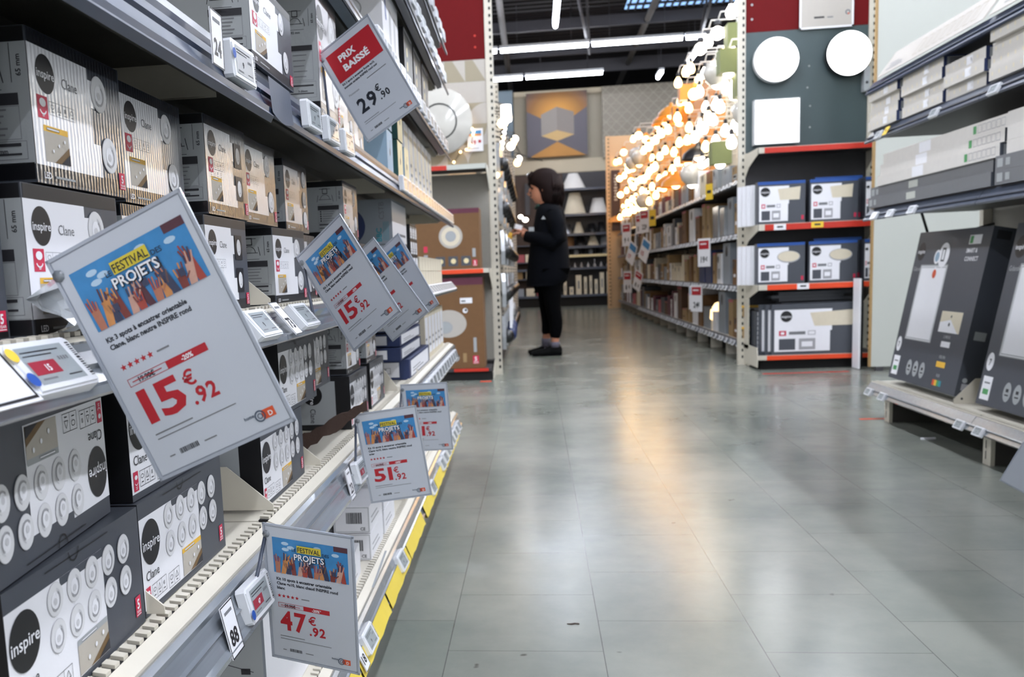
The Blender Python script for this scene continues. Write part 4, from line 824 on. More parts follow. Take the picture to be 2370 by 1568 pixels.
# lit bulbs high along this run
random.seed(33)
def bulb_thing(loc, r, warm, label, group):
    t = thing('hanging_bulb', label, 'lamp', loc, 0, group); g = G(); g.ball((0, 0, 0), r, 'bulb_warm' if warm else 'bulb_white', 12, 8); g.build('bulb', t)
    g = G(); g.tube([(-.004, 0, r*.9), (-.01, 0, r+.03)], .012, 'black_plastic', 6); g.tube([(-.01, 0, r+.03), (-.385-loc[0]+0, 0, r+.06)], .005, 'black_plastic', 5); g.build('arm', t)
for k in range(14): bulb_thing((-.27, 7.4+.33*k, 1.5+.09*k), .022, k % 3 == 0, 'small round lit bulb of the rising line behind the end display, %s from below' % nth(k), 'rising line of small bulbs')
for k in range(8): bulb_thing((-.24+.012*k, 8.2+.5*k, 2.0+.1*(k % 3)), .04, k % 2 == 0, 'larger lit bulb in the left lamp display, %s along the aisle' % nth(k), 'larger bulbs of the left lamp display')
t = thing('cylinder_lamp', 'bright white cylinder lamp hanging above the left packs', 'lamp', (-.2, 8.0, 1.98)); g = G(); g.lathe([(.001, 0), (.04, 0), (.045, .01), (.04, .13), (.001, .13)], 'bulb_white', 16); g.build('shade', t); g = G(); g.tube([(0, 0, .13), (-.185, 0, .2)], .006, 'black_plastic', 6); g.build('arm', t)
# ================================================================== end display in the middle, facing us
me_ = thing('end_display', 'end display with dark red header, green-grey board of lit panels and red-edged shelves', 'shelving', (0, 0, 0))
XA, XB = 1.53, 2.43
slotted_post('upright', XA, 7.40, 0, 3.0, me_, .05); slotted_post('upright', XB, 7.40, 0, 3.0, me_, .05)
g = G(); g.box(XA+.026, XB-.026, 7.41, 7.43, 2.41, 3.0, 'red_header'); g.F = front(0, 7.41)
for z in (2.5, 2.6): g.disc(XA+.07, z, .008, 'silver_print', 4)
g.build('header', me_)
g = G(); g.box(XA+.026, XB-.026, 7.41, 7.43, 1.56, 2.408, 'slate_panel'); g.F = front(0, 7.41)
for x, z in ((2.0, 2.15), (1.99, 2.0), (2.01, 1.87), (2.01, 1.72)): g.disc(x, z, .006, 'silver_print', 4)
g.build('display_board', me_)
g = G(); g.box(XA+.026, XB-.026, 7.41, 7.43, .1, 1.54, 'shelf_dark'); g.build('back_panel', me_)
lip_shelf(me_, XA+.03, XB-.03, 7.0, 7.405, 1.545, 'red_lip', 1.60, 2.41, .035); lip_shelf(me_, XA+.03, XB-.03, 6.98, 7.405, 1.02, 'red_lip', 1.60, 2.4, .04); lip_shelf(me_, XA+.03, XB-.03, 6.98, 7.405, .60, 'orange_lip', 1.62, 2.4, .035)
o = lip_shelf(me_, XA+.03, XB-.03, 6.98, 7.405, .10, 'orange_lip', 1.62, 2.35, .03)
g = G(); g.prism([(6.96, .09), (6.98, .16), (7.405, .16), (7.405, -.0), (7.36, 0), (7.3, .02), (6.97, .02)], XA+.02, XA+.026, 'x', 'shelf_cream'); g.box(XA+.02, XA+.026, 7.25, 7.4, .13, .5, 'shelf_cream'); g.build('foot', me_)
g = G(); g.box(XA+.06, XB-.03, 7.03, 7.4, 0, .06, 'slot_black'); g.build('kick_plate', me_)
def lit_panel(nm, lab, x, z, r, shape, edge):
    t = thing(nm, lab, 'lamp', (x, 7.33, z)); g = G()
    if shape == 'round':
        g.T = Matrix.Rotation(math.pi/2, 4, 'X'); g.lathe([(r*.5, -.079), (r*1.03, -.06), (r*1.03, -.005), (r, 0)], edge, 40)
        g.build('housing', t); g = G(); g.F = front(0, 0); g.disc(0, 0, r, 'led_panel', 5, n=48); g.build('diffuser', t)
    else:
        g.prism([(-r, -r), (r, -r), (r, r), (-r, r)], .0, .079, 'y', edge); g.build('housing', t); g = G(); g.F = front(0, 0); g.rect(-r*.95, -r*.95, r*1.9, r*1.9, 'led_panel', 5); g.build('diffuser', t)
lit_panel('round_panel_light', 'lit round panel light with grey rim, upper left of the green-grey board', 1.755, 2.195, .152, 'round', 'led_housing')
lit_panel('round_panel_light', 'lit round panel light with black rim, upper right of the green-grey board', 2.252, 2.205, .152, 'round', 'black_plastic')
lit_panel('square_panel_light', 'lit square panel light under the left round one', 1.762, 1.765, .158, 'square', 'led_housing')
g = G(); g.box(0, .37, 0, .008, 0, .5, 'paper_light'); g.F = front(0, 0); g.frame(0, 0, .37, .5, .012, 'white_print', 3); g.rect(.1, .07, .07, .012, 'ink', 3); g.rect(.19, .07, .04, .008, 'thin_ink', 3); g.arc(.33, .1, .014, 0, 6.28, .006, 'logo_navy', 3, 12); g.disc(.335, .09, .006, 'logo_orange', 4)
tag(g.build('wall_poster', loc=(1.925, 7.39, 2.40)), 'beige poster in a white frame on the dark red header', 'poster')
g = G(); g.box(0, .04, 0, .06, 0, .17, 'silver_print'); g.F = front(0, 0); g.rect(.008, .1, .02, .05, 'lens_print', 3); g.disc(.02, .06, .01, 'ink', 3); tag(g.build('dimmer_box', loc=(2.36, 7.345, 1.94)), 'small grey label box below the black rimmed round light', 'box')
def panel_box(w, h, d, pic, top, n5=True):
    g = G(); g.box(-w/2, w/2, 0, d, 0, h, 'grey_print'); g.F = front(-w/2, 0); g.rect(0, h*.93, w, h*.07, 'blue_card' if top else 'grey_print', 4)
    g.rect(w*.03, h*.07, w*.63, h*.82, 'white_print', 4); g.rect(w*.64, h*.07, w*.03, h*.4, 'grey_print', 5)
    R_ = min(w, h)*.11; g.disc(w*.16, h*.76, R_, 'black_print', 6, n=24); g.text('inspire', w*.16, h*.735, R_*.6, 'white_print', 8, .01, 'c', w=R_*1.7)
    if pic == 'oval': g.disc(w*.66, h*.66, w*.24, 'lens_print', 7, h*.145, 32); g.disc(w*.66, h*.67, w*.225, 'cream_card', 8, h*.125, 32)
    else: a = .12 if pic == 'quad' else .2; g.pf([(w*.42, h*.82), (w*.9, h*.86), (w*.88, h*.56), (w*.47, h*.56)], 'cream_card', 7)
    g.rect(w*.08, h*.38, w*.08, h*.1, 'red_print', 6); g.rect(w*.1, h*.405, w*.04, h*.05, 'white_print', 7); g.rect(w*.19, h*.4, w*.18, h*.06, 'thin_ink', 6); g.frame(w*.4, h*.39, w*.08, h*.08, .003, 'thin_ink', 6)
    g.rect(w*.08, h*.1, w*.18, h*.22, 'grey_print', 6); g.rect(w*.3, h*.1, w*.18, h*.22, 'lens_print', 6); g.rect(w*.33, h*.16, w*.12, h*.1, 'white_print', 7)
    g.rect(w*.92, h*.09, w*.05, h*.1, 'red_print', 6)
    return g
PBM = {}
def pbox(k, mk, loc, lab, group, name='panel_light_box', rot=0):
    if k not in PBM: PBM[k] = mk().mesh(name)
    o = bpy.data.objects.new(name, PBM[k]); C.objects.link(o); o.location = loc; o.rotation_euler = (0, 0, rot); return tag(o, lab, 'box', group)
rows = ((1.021, .295, .32, 'quad', 'upper'), (.601, .29, .325, 'oval', 'middle'))
for z, h, w, pic, nm in rows:
    for k, x in enumerate((1.70, 2.05, 2.365 if False else 2.37)):
        ww = w if k < 2 else .1
        lab = '%s box with a %s panel picture on the %s red-edged shelf' % (('first dark', 'second dark', 'third, partly hidden dark')[k], 'rectangular' if pic == 'quad' else 'round', nm)
        if k == 2: o = pbox(nm+'3', lambda: panel_box(.1, h, .28, pic, True), (2.33, 7.02, z), lab, None)
        else: pbox(nm, lambda: panel_box(w, h, .08, pic, True), (x+.02, 7.02, z), lab, None)
        if k == 0:
            for j in range(4): pbox(nm+'e', lambda: simple_box(.33, h-.01, .035, 'white_print', None, None), (x+.005-.022*j, 7.115+.045*j, z), 'white-edged box filed behind the first box on the %s shelf, %s back' % (nm, nth(j)), 'filed boxes at the left of the %s shelf' % nm)
        if k == 1: pbox(nm+'b', lambda: panel_box(w, h+.02, .1, pic, True), (x+.08, 7.12, z), 'blue-topped box standing behind the second box on the %s shelf' % nm, None)
pbox('wide', lambda: panel_box(.62, .36, .03, 'wide', False), (1.965, 6.995, .101), 'wide dark box with a long rectangular panel picture on the bottom red-edged shelf', None)
for j in range(2): pbox('wide', None, (1.965-.035*(j+1), 7.03+.035*j, .101), 'wide white-fronted box filed just behind the front one, %s back' % nth(j), 'wide boxes filed behind the front one')
for j in range(9): pbox('stk', lambda: simple_box(.16, .034, .2, 'grey_print', 'white_print', None), (1.655-.0, 7.12, .101+.0345*j), 'thin box lying in the stack at the left of the bottom shelf, %s from below' % nth(j), 'stack of thin boxes')
for j in range(3): pbox('slat', lambda: simple_box(.5-.0, .022, .2, 'grey_print', None, None), (1.99-.05*(j % 2), 7.15+.004*j, .475-.0+.0225*j-.0), 'thin grey slab lying above the wide boxes, %s from below' % nth(j), 'grey slabs above the wide boxes')
for j in range(3): pbox('slat2', lambda: simple_box(.5, .365, .05, 'grey_print', None, None), (2.0, 7.12+.055*j, .101), 'tall grey pack standing behind the wide boxes, %s back' % nth(j), 'grey packs behind the wide boxes')
for x, z, m in ((1.70, 1.0, 'white_print'), (1.95, 1.005, 'sticker_yellow'), (1.86, .584, 'white_print')):
    g = G(); g.box(-.04, .04, 0, .004, -.02, .02, m); g.F = front(-.04, 0, -.02); g.rect(.02, .015, .04, .012, 'ink', 3); tag(g.build('shelf_label', loc=(x, 6.97, z)), {1.70: 'white label on the upper red shelf edge', 1.95: 'yellow label on the upper red shelf edge', 1.86: 'white label on the orange shelf edge'}[x], 'label')
# thin white-edged panel leaning beside, and the tall pale board at the right
g = G(); g.box(0, .012, 0, .13, 0, .62, 'white_print'); g.box(.0125, .03, .01, .12, .01, .61, 'slot_black'); tag(g.build('led_panel_sheet', loc=(2.192, 6.83, .005), rot=0), 'flat white and black panel standing upright against the end display', 'panel')
t = thing('partition', 'tall pale partition board with chipboard edge right of the middle end display', 'partition', (2.24, 6.72, 0))
g = G(); g.box(0, 1.9, 0, .03, .03, 3.2, 'panel_white'); g.build('board', t); g = G(); g.box(-.012, -.0003, 0, .03, .03, 3.2, 'chipboard'); g.build('edge_band', t); g = G(); g.box(.03, .08, .0, .03, 0, .0299, 'shelf_dark'); g.build('foot', t); g = G(); g.box(.2, .25, .0, .03, 0, .0299, 'shelf_dark'); g.build('foot', t)

# ================================================================== aisle side of the middle run
XS = 1.58
dm('peach_board', '#e3a561', .6, var=.1, scale=3)
mr = thing('shelving_run', 'long shelving run on the right of the aisle, boxes below and lit lamps above', 'shelving', (0, 0, 0))
YN, YF = 7.5, 18.5
LV = [.165, .59, .99, 1.40]
for i, z in enumerate(LV):
    for k in range(8):
        a, b = YN+(YF-YN)/8*k, YN+(YF-YN)/8*(k+1)-.004
        g = G(); g.box(XS, XS+.42, a, b, z-.004, z, 'shelf_cream'); g.box(XS-.004, XS, a, b, z-.045, z+.002, 'shelf_dark'); g.box(XS+.02, XS+.4, a, b, z-.03, z-.005, 'shelf_dark')
        o = g.build('shelf', mr); g = G(); g.prism([(XS-.006, z-.004), (XS-.03, z-.04), (XS-.006, z-.045)], a, b, 'y', 'rail_dark'); g.build('price_rail', o)
g = G(); g.box(XS+.43, XS+.45, YN, YF, 0, 1.6, 'back_cream'); g.build('back_panel', mr)
g = G(); g.box(XS+.428, XS+.45, YN, 10.3, 1.605, 3.0, 'panel_white'); g.build('display_board', mr); g = G(); g.box(XS+.428, XS+.45, 10.305, YF, 1.605, 3.0, 'peach_board'); g.build('display_board', mr)
for k in range(1, 9): slotted_post('upright', XS+.40, YN+(YF-YN)/8*k-.03, 0, 3.0, mr, .04, .04) if k % 2 == 0 else None
for k in range(16):
    y = YN+.1+.72*k; g = G(); g.box(XS+.02, XS+.4, y, y+.02, 0, .125, 'shelf_cream'); g.build('foot', mr)
g = G(); g.box(XS+.12, XS+.14, YN, YF, 0, .12, 'slot_black'); g.build('kick_plate', mr)
slotted_post('upright', 1.405, 18.55, .0, 3.2, mr, .07, .05, 'peach_panel', .07)
g = G(); g.box(1.445, 2.6, 18.57, 18.6, 0, 3.2, 'peach_panel'); g.box(1.445, 2.6, 18.565, 18.57, 2.62, 2.64, 'paper_tan'); g.build('end_panel', mr)
g = G(); g.box(0, .16, 0, .02, 0, 1.12, 'brown_banner'); g.F = front(0, 0)
for k in range(9): g.rect(.05, 1.0-.055*k, .06, .035, 'paper_light', 8) if k % 3 else g.disc(.08, 1.02-.055*k, .022, 'paper_light', 8)
tag(g.build('vertical_banner', loc=(1.46, 18.5, 1.45)), 'narrow dark brown vertical banner on the peach end panel', 'banner')
# boxes on it
random.seed(17)
PAL = ['tan_card', 'light_card', 'dark_card', 'steel_card', 'white_print', 'cream_card', 'white_print', 'light_card', 'grey_print', 'cream_card', 'plum_card']
PALN = {'tan_card': 'brown', 'light_card': 'light brown', 'dark_card': 'dark brown', 'steel_card': 'grey', 'white_print': 'white', 'cream_card': 'cream', 'grey_print': 'charcoal', 'plum_card': 'plum', 'pink_card': 'pink', 'navy_card': 'navy', 'ivory_card': 'ivory', 'plastic_bag': 'clear plastic'}
SHN = ['bottom', 'second', 'third', 'top']
def lbox(w, h, d, c, dot):
    g = G(); g.box(-w/2, w/2, 0, d, 0, h, c); g.F = front(-w/2, 0)
    if dot: g.disc(w*.5 if dot < 2 else w*.25, h*.8, min(w, h)*.16, 'black_print', 5, n=14)
    if dot == 2: g.rect(w*.15, h*.15, w*.6, h*.35, 'silver_print', 5)
    if c in ('tan_card', 'light_card', 'dark_card'): g.rect(0, h*.93, w, h*.07, 'pink_card' if dot == 0 else c, 5); g.rect(w*.2, h*.3, w*.4, h*.12, 'dark_card' if dot != 3 else 'white_print', 5)
    g.F = side_far(w/2, 0); g.rect(d*.15, h*.5, d*.3, h*.15, 'thin_ink', 5) if c == 'white_print' else None
    return g
def put_side(si, y, w, h, c, dot, q, dep=.24, z0=None):
    k = ('s', round(w, 2), round(h, 2), c, dot)
    if k not in PBM: PBM[k] = lbox(w-.008, h, dep, c, dot).mesh('shelf_box')
    o = bpy.data.objects.new('shelf_box', PBM[k]); C.objects.link(o); o.location = (XS+.015, y, (LV[si] if z0 is None else z0)+.001); o.rotation_euler = (0, 0, -math.pi/2)
    tall = 'tall' if h > .26 else 'low' if h < .16 else 'mid-height'
    return tag(o, '%s %s box, %s from the near end on the %s right aisle shelf' % (tall, PALN[c], nth(q), SHN[si]), 'box', '%s shelf boxes of the right aisle' % SHN[si])
spec = {0: [(7.9, .2, .16, 'tan_card', 3), (8.12, .18, .3, 'light_card', 0), (8.5, .3, .36, 'steel_card', 1), (8.85, .18, .17, 'white_print', 0), (9.2, .4, .2, 'steel_card', 0), (9.62, .2, .3, 'tan_card', 0), (9.9, .3, .36, 'white_print', 1), (10.3, .12, .3, 'light_card', 0), (10.6, .3, .13, 'light_card', 0), (10.95, .3, .36, 'dark_card', 0)],
        1: [(7.95, .2, .2, 'tan_card', 3), (8.3, .3, .34, 'steel_card', 1), (8.62, .2, .26, 'white_print', 2), (8.85, .16, .27, 'light_card', 0), (9.15, .3, .3, 'navy_card', 0), (9.5, .3, .29, 'navy_card', 0), (9.9, .16, .27, 'light_card', 0), (10.2, .14, .26, 'tan_card', 0), (10.5, .18, .23, 'light_card', 0)],
        2: [(7.9, .16, .24, 'light_card', 3), (8.15, .22, .3, 'steel_card', 1), (8.5, .2, .24, 'plastic_bag', 0), (8.8, .26, .27, 'plastic_bag', 0), (9.15, .14, .3, 'light_card', 0), (9.4, .16, .33, 'light_card', 0), (9.75, .24, .24, 'tan_card', 0), (10.1, .3, .33, 'white_print', 1), (10.6, .26, .34, 'tan_card', 0)],
        3: [(7.95, .25, .12, 'light_card', 2), (8.35, .35, .15, 'steel_card', 1), (8.8, .25, .19, 'steel_card', 2), (9.15, .2, .2, 'tan_card', 0), (9.45, .3, .2, 'cream_card', 1), (9.8, .26, .26, 'white_print', 1), (10.2, .18, .16, 'tan_card', 0), (10.6, .4, .2, 'steel_card', 1)]}
for si in range(4):
    q = 0
    for (y, w_, h, c, dt) in spec[si]: put_side(si, y, w_, h, c, dt, q); q += 1
    y = spec[si][-1][0]+spec[si][-1][1]/2+.03
    while y < 18.2:
        w_ = random.choice((.1, .14, .18, .22, .26, .34)); h = random.choice((.16, .2, .24, .28, .3))*(1 if si < 3 else .8)
        if w_ > .3 and y < 14: h = .2
        c = random.choice(PAL if si else PAL+['pink_card']); dt = random.choice((0, 0, 1, 2, 3)); put_side(si, y+w_/2, w_, h, c, dt if c != 'plum_card' else 0, q); q += 1
        y += w_+random.choice((.005, .02, .05))
# ivory round lamp and yellow-topped boxes at the very end post
for si, z in ((1, .66), (1, .78), (2, 1.03), (0, .3), (0, .2)):
    pass
YB = [(.37, 'upper'), (.17, 'lower')]
k = 0
for z in (1.03, .80, .62, .36, .20):
    g = G(); g.box(-.07, .07, 0, .17, 0, .085, 'light_card'); g.box(-.071, .071, -.001, .171, .07, .0855, 'yellow_print'); g.F = front(-.07, 0); g.disc(.11, .035, .02, 'ink', 4); g.rect(.01, .02, .05, .03, 'dark_card', 4); g.F = side_far(.07, 0); g.rect(.03, .01, .1, .055, 'silver_print', 4); g.disc(.08, .04, .022, 'ink', 5)
    o = g.build('yellow_top_box', loc=(1.545, 7.47, z)); o.rotation_euler = (0, 0, -math.pi/2-.25); tag(o, 'small brown box with yellow top hooked on the near post, %s from the top' % nth(k), 'box', 'yellow topped boxes on the near post'); k += 1
    g = G(); g.tube([(1.55, 7.5, z+.07), (1.58, 7.55, z+.07)], .004, 'steel', 5) if False else None
t = thing('sphere_lamp', 'glowing white cup lamp standing on the bottom right aisle shelf', 'lamp', (XS+.08, 9.02, LV[0]+.001)); g = G(); g.lathe([(.001, 0), (.05, 0), (.055, .08), (.075, .1), (.07, .18), (.03, .24), (.001, .25)], 'shade_lit', 16); g.build('shade', t)
# rail tags on the right aisle
k0 = None
for si, z in enumerate(LV):
    for k in range(46):
        y = 7.6+.16*k+.02*math.sin(k*2.1+si); 
        if k0 is None:
            g = G(); g.box(-.035, .035, 0, .008, -.02, .02, 'tag_white'); g.F = front(-.035, 0, -.02); g.rect(.01, .006, .05, .028, 'tag_screen', 4); g.rect(.015, .012, .03, .01, 'ink', 5); k0 = g.mesh('shelf_tag')
        o = bpy.data.objects.new('shelf_tag', k0); C.objects.link(o); o.location = (XS-.036, y, z-.024); o.rotation_euler = (-.5, 0, -math.pi/2)
        tag(o, 'small white tag on the %s right aisle rail, %s from the near end' % (SHN[si], nth(k)), 'price tag', 'white tags on the %s right aisle rail' % SHN[si])
def promo(y, z, label, kind='red', tilt=0, s=1.0, txt='19'):
    g = G(); W, H = .16*s, .22*s; g.box(-W/2, W/2, 0, .003, -H, 0, 'white_print' if kind != 'yellow' else 'sticker_yellow'); g.F = front(-W/2, 0, -H)
    if kind == 'red': g.rect(W*.1, H*.62, W*.8, H*.3, 'price_red', 4); g.rect(W*.2, H*.78, W*.5, H*.05, 'white_print', 5); g.text(txt, W*.25, H*.15, H*.3, 'ink', 4, .03); g.text('€', W*.62, H*.2, H*.2, 'ink', 4, .03)
    elif kind == 'blue': g.rect(W*.1, H*.62, W*.8, H*.3, 'pic_blue', 4); g.text(txt, W*.2, H*.2, H*.28, 'price_red', 4, .03)
    else: g.rect(W*.2, H*.4, W*.6, H*.2, 'ink', 4)
    tag(g.build('promo_sign', loc=(XS-.05-.07*s, y, z), rot=(0, tilt, -math.pi/2+.45)), label, 'sign')
promo(8.55, .985, 'white sign with red block reading 19€ on the third right aisle shelf', 'red', 0, 1.1, '19'); promo(8.95, .58, 'white sign with red block reading 24€ on the second right aisle shelf', 'red', 0, 1.1, '24')
promo(9.12, .57, 'plain pale sign just behind the 24€ sign', 'blue', 0, 1.0, '9'); promo(8.5, 1.44, 'yellow sign on the top right aisle shelf near the post', 'yellow', 0, .6)
promo(12.9, 1.50, 'red and white sign, nearest of three on the top right aisle shelf', 'red', 0, 1.35, '22'); promo(13.6, 1.48, 'red and white sign, middle of three on the top right aisle shelf', 'red', 0, 1.2, '5'); promo(15.2, 1.44, 'red and white sign, farthest of three on the top right aisle shelf', 'red', 0, 1.6, '9'); promo(12.3, 1.46, 'yellow sign beside three red and white signs', 'yellow', 0, .9)
promo(12.6, 1.10, 'tilted blue and white sign, nearer of two on the third right aisle shelf', 'blue', .5, 1.3, '15'); promo(14.2, 1.10, 'tilted blue and white sign, farther of two on the third right aisle shelf', 'blue', .5, 1.4, '17')
promo(13.6, .70, 'tilted red sign on the second right aisle shelf, nearer of two', 'red', .4, 1.25, '8'); promo(15.2, .70, 'upright red sign on the second right aisle shelf, farther of two', 'red', 0, 1.5, '8')
for k in range(5): promo(11.8+.5*k, .14, 'x', 'yellow') if False else None

# ------------------------------------------------------------------ lamps shown lit on the wall above
random.seed(42)
def lamp_proto(kind, warm):
    B = 'bulb_warm' if warm else 'bulb_white'; P = []
    if kind == 'globe': g = G(); g.ball((0, 0, 0), .055, B, 14, 10); P.append(('bulb', g)); g = G(); g.lathe([(.03, .065), (.03, .1), (.001, .105)], 'shade_black' if not warm else 'shade_warm', 10); P.append(('cap', g))
    elif kind == 'bulb': g = G(); g.lathe([(.001, -.06), (.03, -.05), (.042, -.02), (.035, .015), (.016, .045), (.014, .06)], B, 12); P.append(('bulb', g)); g = G(); g.lathe([(.018, .05), (.018, .09), (.001, .095)], 'shade_black', 8); P.append(('cap', g))
    elif kind == 'dome': g = G(); g.lathe([(.17, -.05), (.15, .01), (.09, .06), (.03, .085), (.02, .12), (.001, .12)], 'shade_black' if not warm else 'shade_warm', 18); P.append(('lamp_shade', g)); g = G(); g.ball((0, 0, -.02), .05, B, 12, 8); P.append(('bulb', g))
    elif kind == 'drum': g = G(); g.lathe([(.13, -.1), (.11, .1)], 'shade_lit' if warm else 'shade_white', 18); g.lathe([(.13, -.1), (.127, -.1), (.107, .1), (.11, .1)], 'shade_white', 18); P.append(('lamp_shade', g)); g = G(); g.ball((0, 0, -.05), .05, B, 10, 8); P.append(('bulb', g))
    elif kind == 'glass': g = G(); g.lathe([(.05, -.11), (.1, -.06), (.12, 0), (.09, .07), (.03, .1), (.001, .1)], 'shade_glass', 16); P.append(('lamp_shade', g)); g = G(); g.ball((0, 0, -.09), .05, B, 10, 8); P.append(('bulb', g))
    elif kind == 'bar': g = G(); g.box(-.02, .02, -.2, .2, -.02, .02, B); P.append(('tube', g)); g = G(); g.box(-.025, .025, -.2, .2, .021, .04, 'shade_black'); P.append(('housing', g))
    elif kind == 'plate': g = G(); g.lathe([(.001, -.03), (.15, -.025), (.17, 0), (.16, .02), (.001, .03)], 'shade_lit', 22); P.append(('diffuser', g)); g = G(); g.lathe([(.05, .03), (.05, .06), (.001, .06)], 'shade_white', 10); P.append(('cap', g))
    elif kind == 'box': g = G(); g.box(-.08, .08, -.08, .08, -.09, .09, 'shade_green' if not warm else 'shade_warm'); P.append(('lamp_shade', g)); g = G(); g.ball((0, 0, -.08), .045, B, 10, 8); P.append(('bulb', g))
    r = [(n_, g_.mesh(n_)) for n_, g_ in P]; g = G(); g.tube([(0, 0, .09), (.02, 0, .17), (.33, 0, .17)], .006, 'shade_white', 6); g.box(.32, .335, -.03, .03, .13, .21, 'shade_white'); r.append(('arm', g.mesh('arm'))); return r
PROTO = {}
KN = {'globe': 'globe lamp', 'bulb': 'bare bulb lamp', 'dome': 'dome pendant', 'drum': 'drum shade lamp', 'glass': 'glass pendant', 'bar': 'bar lamp', 'plate': 'round plate lamp', 'box': 'cube shade lamp'}
ny = 19; SPOTS = []
CNT = {}
for i in range(ny):
    y = 7.6+.36*i+.014*i*i; n_z = 10
    for j in range(n_z):
        warm = y > 9.6+random.uniform(-1.2, 1.2)
        z = 1.68+j*.112+random.uniform(-.04, .04)
        kind = random.choice(('globe', 'bulb', 'dome', 'drum', 'glass', 'dome', 'glass', 'drum', 'bar', 'plate', 'box', 'bulb') if y < 11.5 else ('globe', 'bulb', 'bulb', 'bulb', 'globe', 'dome', 'glass'))
        if j % 2 and kind in ('drum', 'dome', 'plate', 'glass'): kind = 'bulb'
        if i > 6 and j % 2 and random.random() < .4: continue
        yy = y+random.uniform(-.12, .12); x = 1.675-.12*(j % 3 == 0); RAD = {'dome': .18, 'drum': .14, 'glass': .13, 'plate': .18, 'bar': .21, 'globe': .06, 'bulb': .045, 'box': .09}
        if any((yy-a)**2+(z-b)**2 < (RAD[kind]+r)**2 for a, b, r in SPOTS): kind = 'bulb'
        if any((yy-a)**2+(z-b)**2 < (RAD[kind]+r)**2 for a, b, r in SPOTS) or yy-RAD[kind] < 7.5 or min(abs(yy-(YN+(YF-YN)/8*q_-.01)) for q_ in (2, 4, 6, 8)) < .07: continue
        SPOTS.append((yy, z, RAD[kind])); k = (kind, warm)
        if k not in PROTO: PROTO[k] = lamp_proto(kind, warm)
        row = 'low' if j < 3 else 'middle' if j < 6 else 'high'; tone = 'warm lit' if warm else 'white lit'; ck = (kind, warm, row); c_ = CNT.get(ck, 0); CNT[ck] = c_+1
        t = thing(KN[kind].replace(' ', '_'), '%s %s, %s from the near end in the %s lamp rows' % (tone, KN[kind], nth(c_), row), 'lamp', (x, yy, z), 0, '%s %ss of the right lamp wall' % (tone, KN[kind]))
        for n_, me in PROTO[k]:
            o = bpy.data.objects.new(n_, me); C.objects.link(o); o.parent = t
            if n_ == 'arm': o.scale = ((2.005-x)/.335, 1, 1)
# ================================================================== near right-hand shelving
rr_ = thing('shelving_run', 'near right shelving run of long boxes above two tall dark panel light boxes', 'shelving', (0, 0, 0))
XR0 = 1.62; YA, YB_ = .9, 4.92; BY = (.9, 2.3, 3.72, 4.92)
def rshelf(z, y0, y1, lipm, rail, x0=XR0, dz=.0, dash=False):
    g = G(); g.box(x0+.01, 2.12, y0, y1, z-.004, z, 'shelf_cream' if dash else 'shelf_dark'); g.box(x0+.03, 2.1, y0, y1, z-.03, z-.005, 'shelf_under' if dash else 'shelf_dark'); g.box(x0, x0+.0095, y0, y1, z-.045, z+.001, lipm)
    if dash:
        g.box(x0+.012, x0+.03, y0, y1, z, z+.0006, 'slot_black'); y = y0+.004
        while y < y1-.01: g.box(x0+.012, x0+.03, y, y+.009, z+.0007, z+.004, 'shelf_cream'); y += .016
    o = g.build('shelf', rr_); g = G(); g.prism([(x0-.001, z-.002), (x0-.035, z-.05), (x0-.03, z-.056), (x0-.001, z-.048)], y0, y1, 'y', rail); g.box(x0-.03, x0-.022, y0, y1, z-.034, z-.03, rail); g.build('price_rail', o)
for a, b in zip(BY, BY[1:]):
    rshelf(.165, a+.002, b-.07 if b > 4.9 else b-.002, 'shelf_cream', 'clear_rail', dash=True)
    rshelf(.995, a+.002, b-.002, 'shelf_dark', 'rail_dark'); rshelf(1.36, a+.002, b-.002, 'shelf_dark', 'rail_dark'); rshelf(1.585, a+.002, b-.002, 'navy_card', 'navy_trim')
for y in BY: g = G(); g.box(2.13, 2.17, y-.02, y+.02, 0, 1.7, 'shelf_cream'); g.build('upright', rr_)
g = G(); g.box(2.171, 2.18, YA, YB_, .1, 1.7, 'back_cream'); g.build('back_panel', rr_)
for y in (3.62, 4.62, 2.25): g = G(); g.box(1.631, 2.1, y-.012, y+.012, .0, .115, 'shelf_under'); g.box(1.615, 1.63, y-.03, y+.03, 0, .105, 'shelf_cream'); g.F = Matrix(((0, 1, 0, 1.615), (-1, 0, 0, y+.03), (0, 0, 1, 0), (0, 0, 0, 1))); g.rect(.02, .02, .006, .03, 'slot_black', 3); g.rect(.02, .06, .006, .03, 'slot_black', 3); g.build('foot', rr_)
g = G(); g.box(1.98, 2.0, YA, YB_, 0, .11, 'shelf_dark'); g.build('kick_plate', rr_)
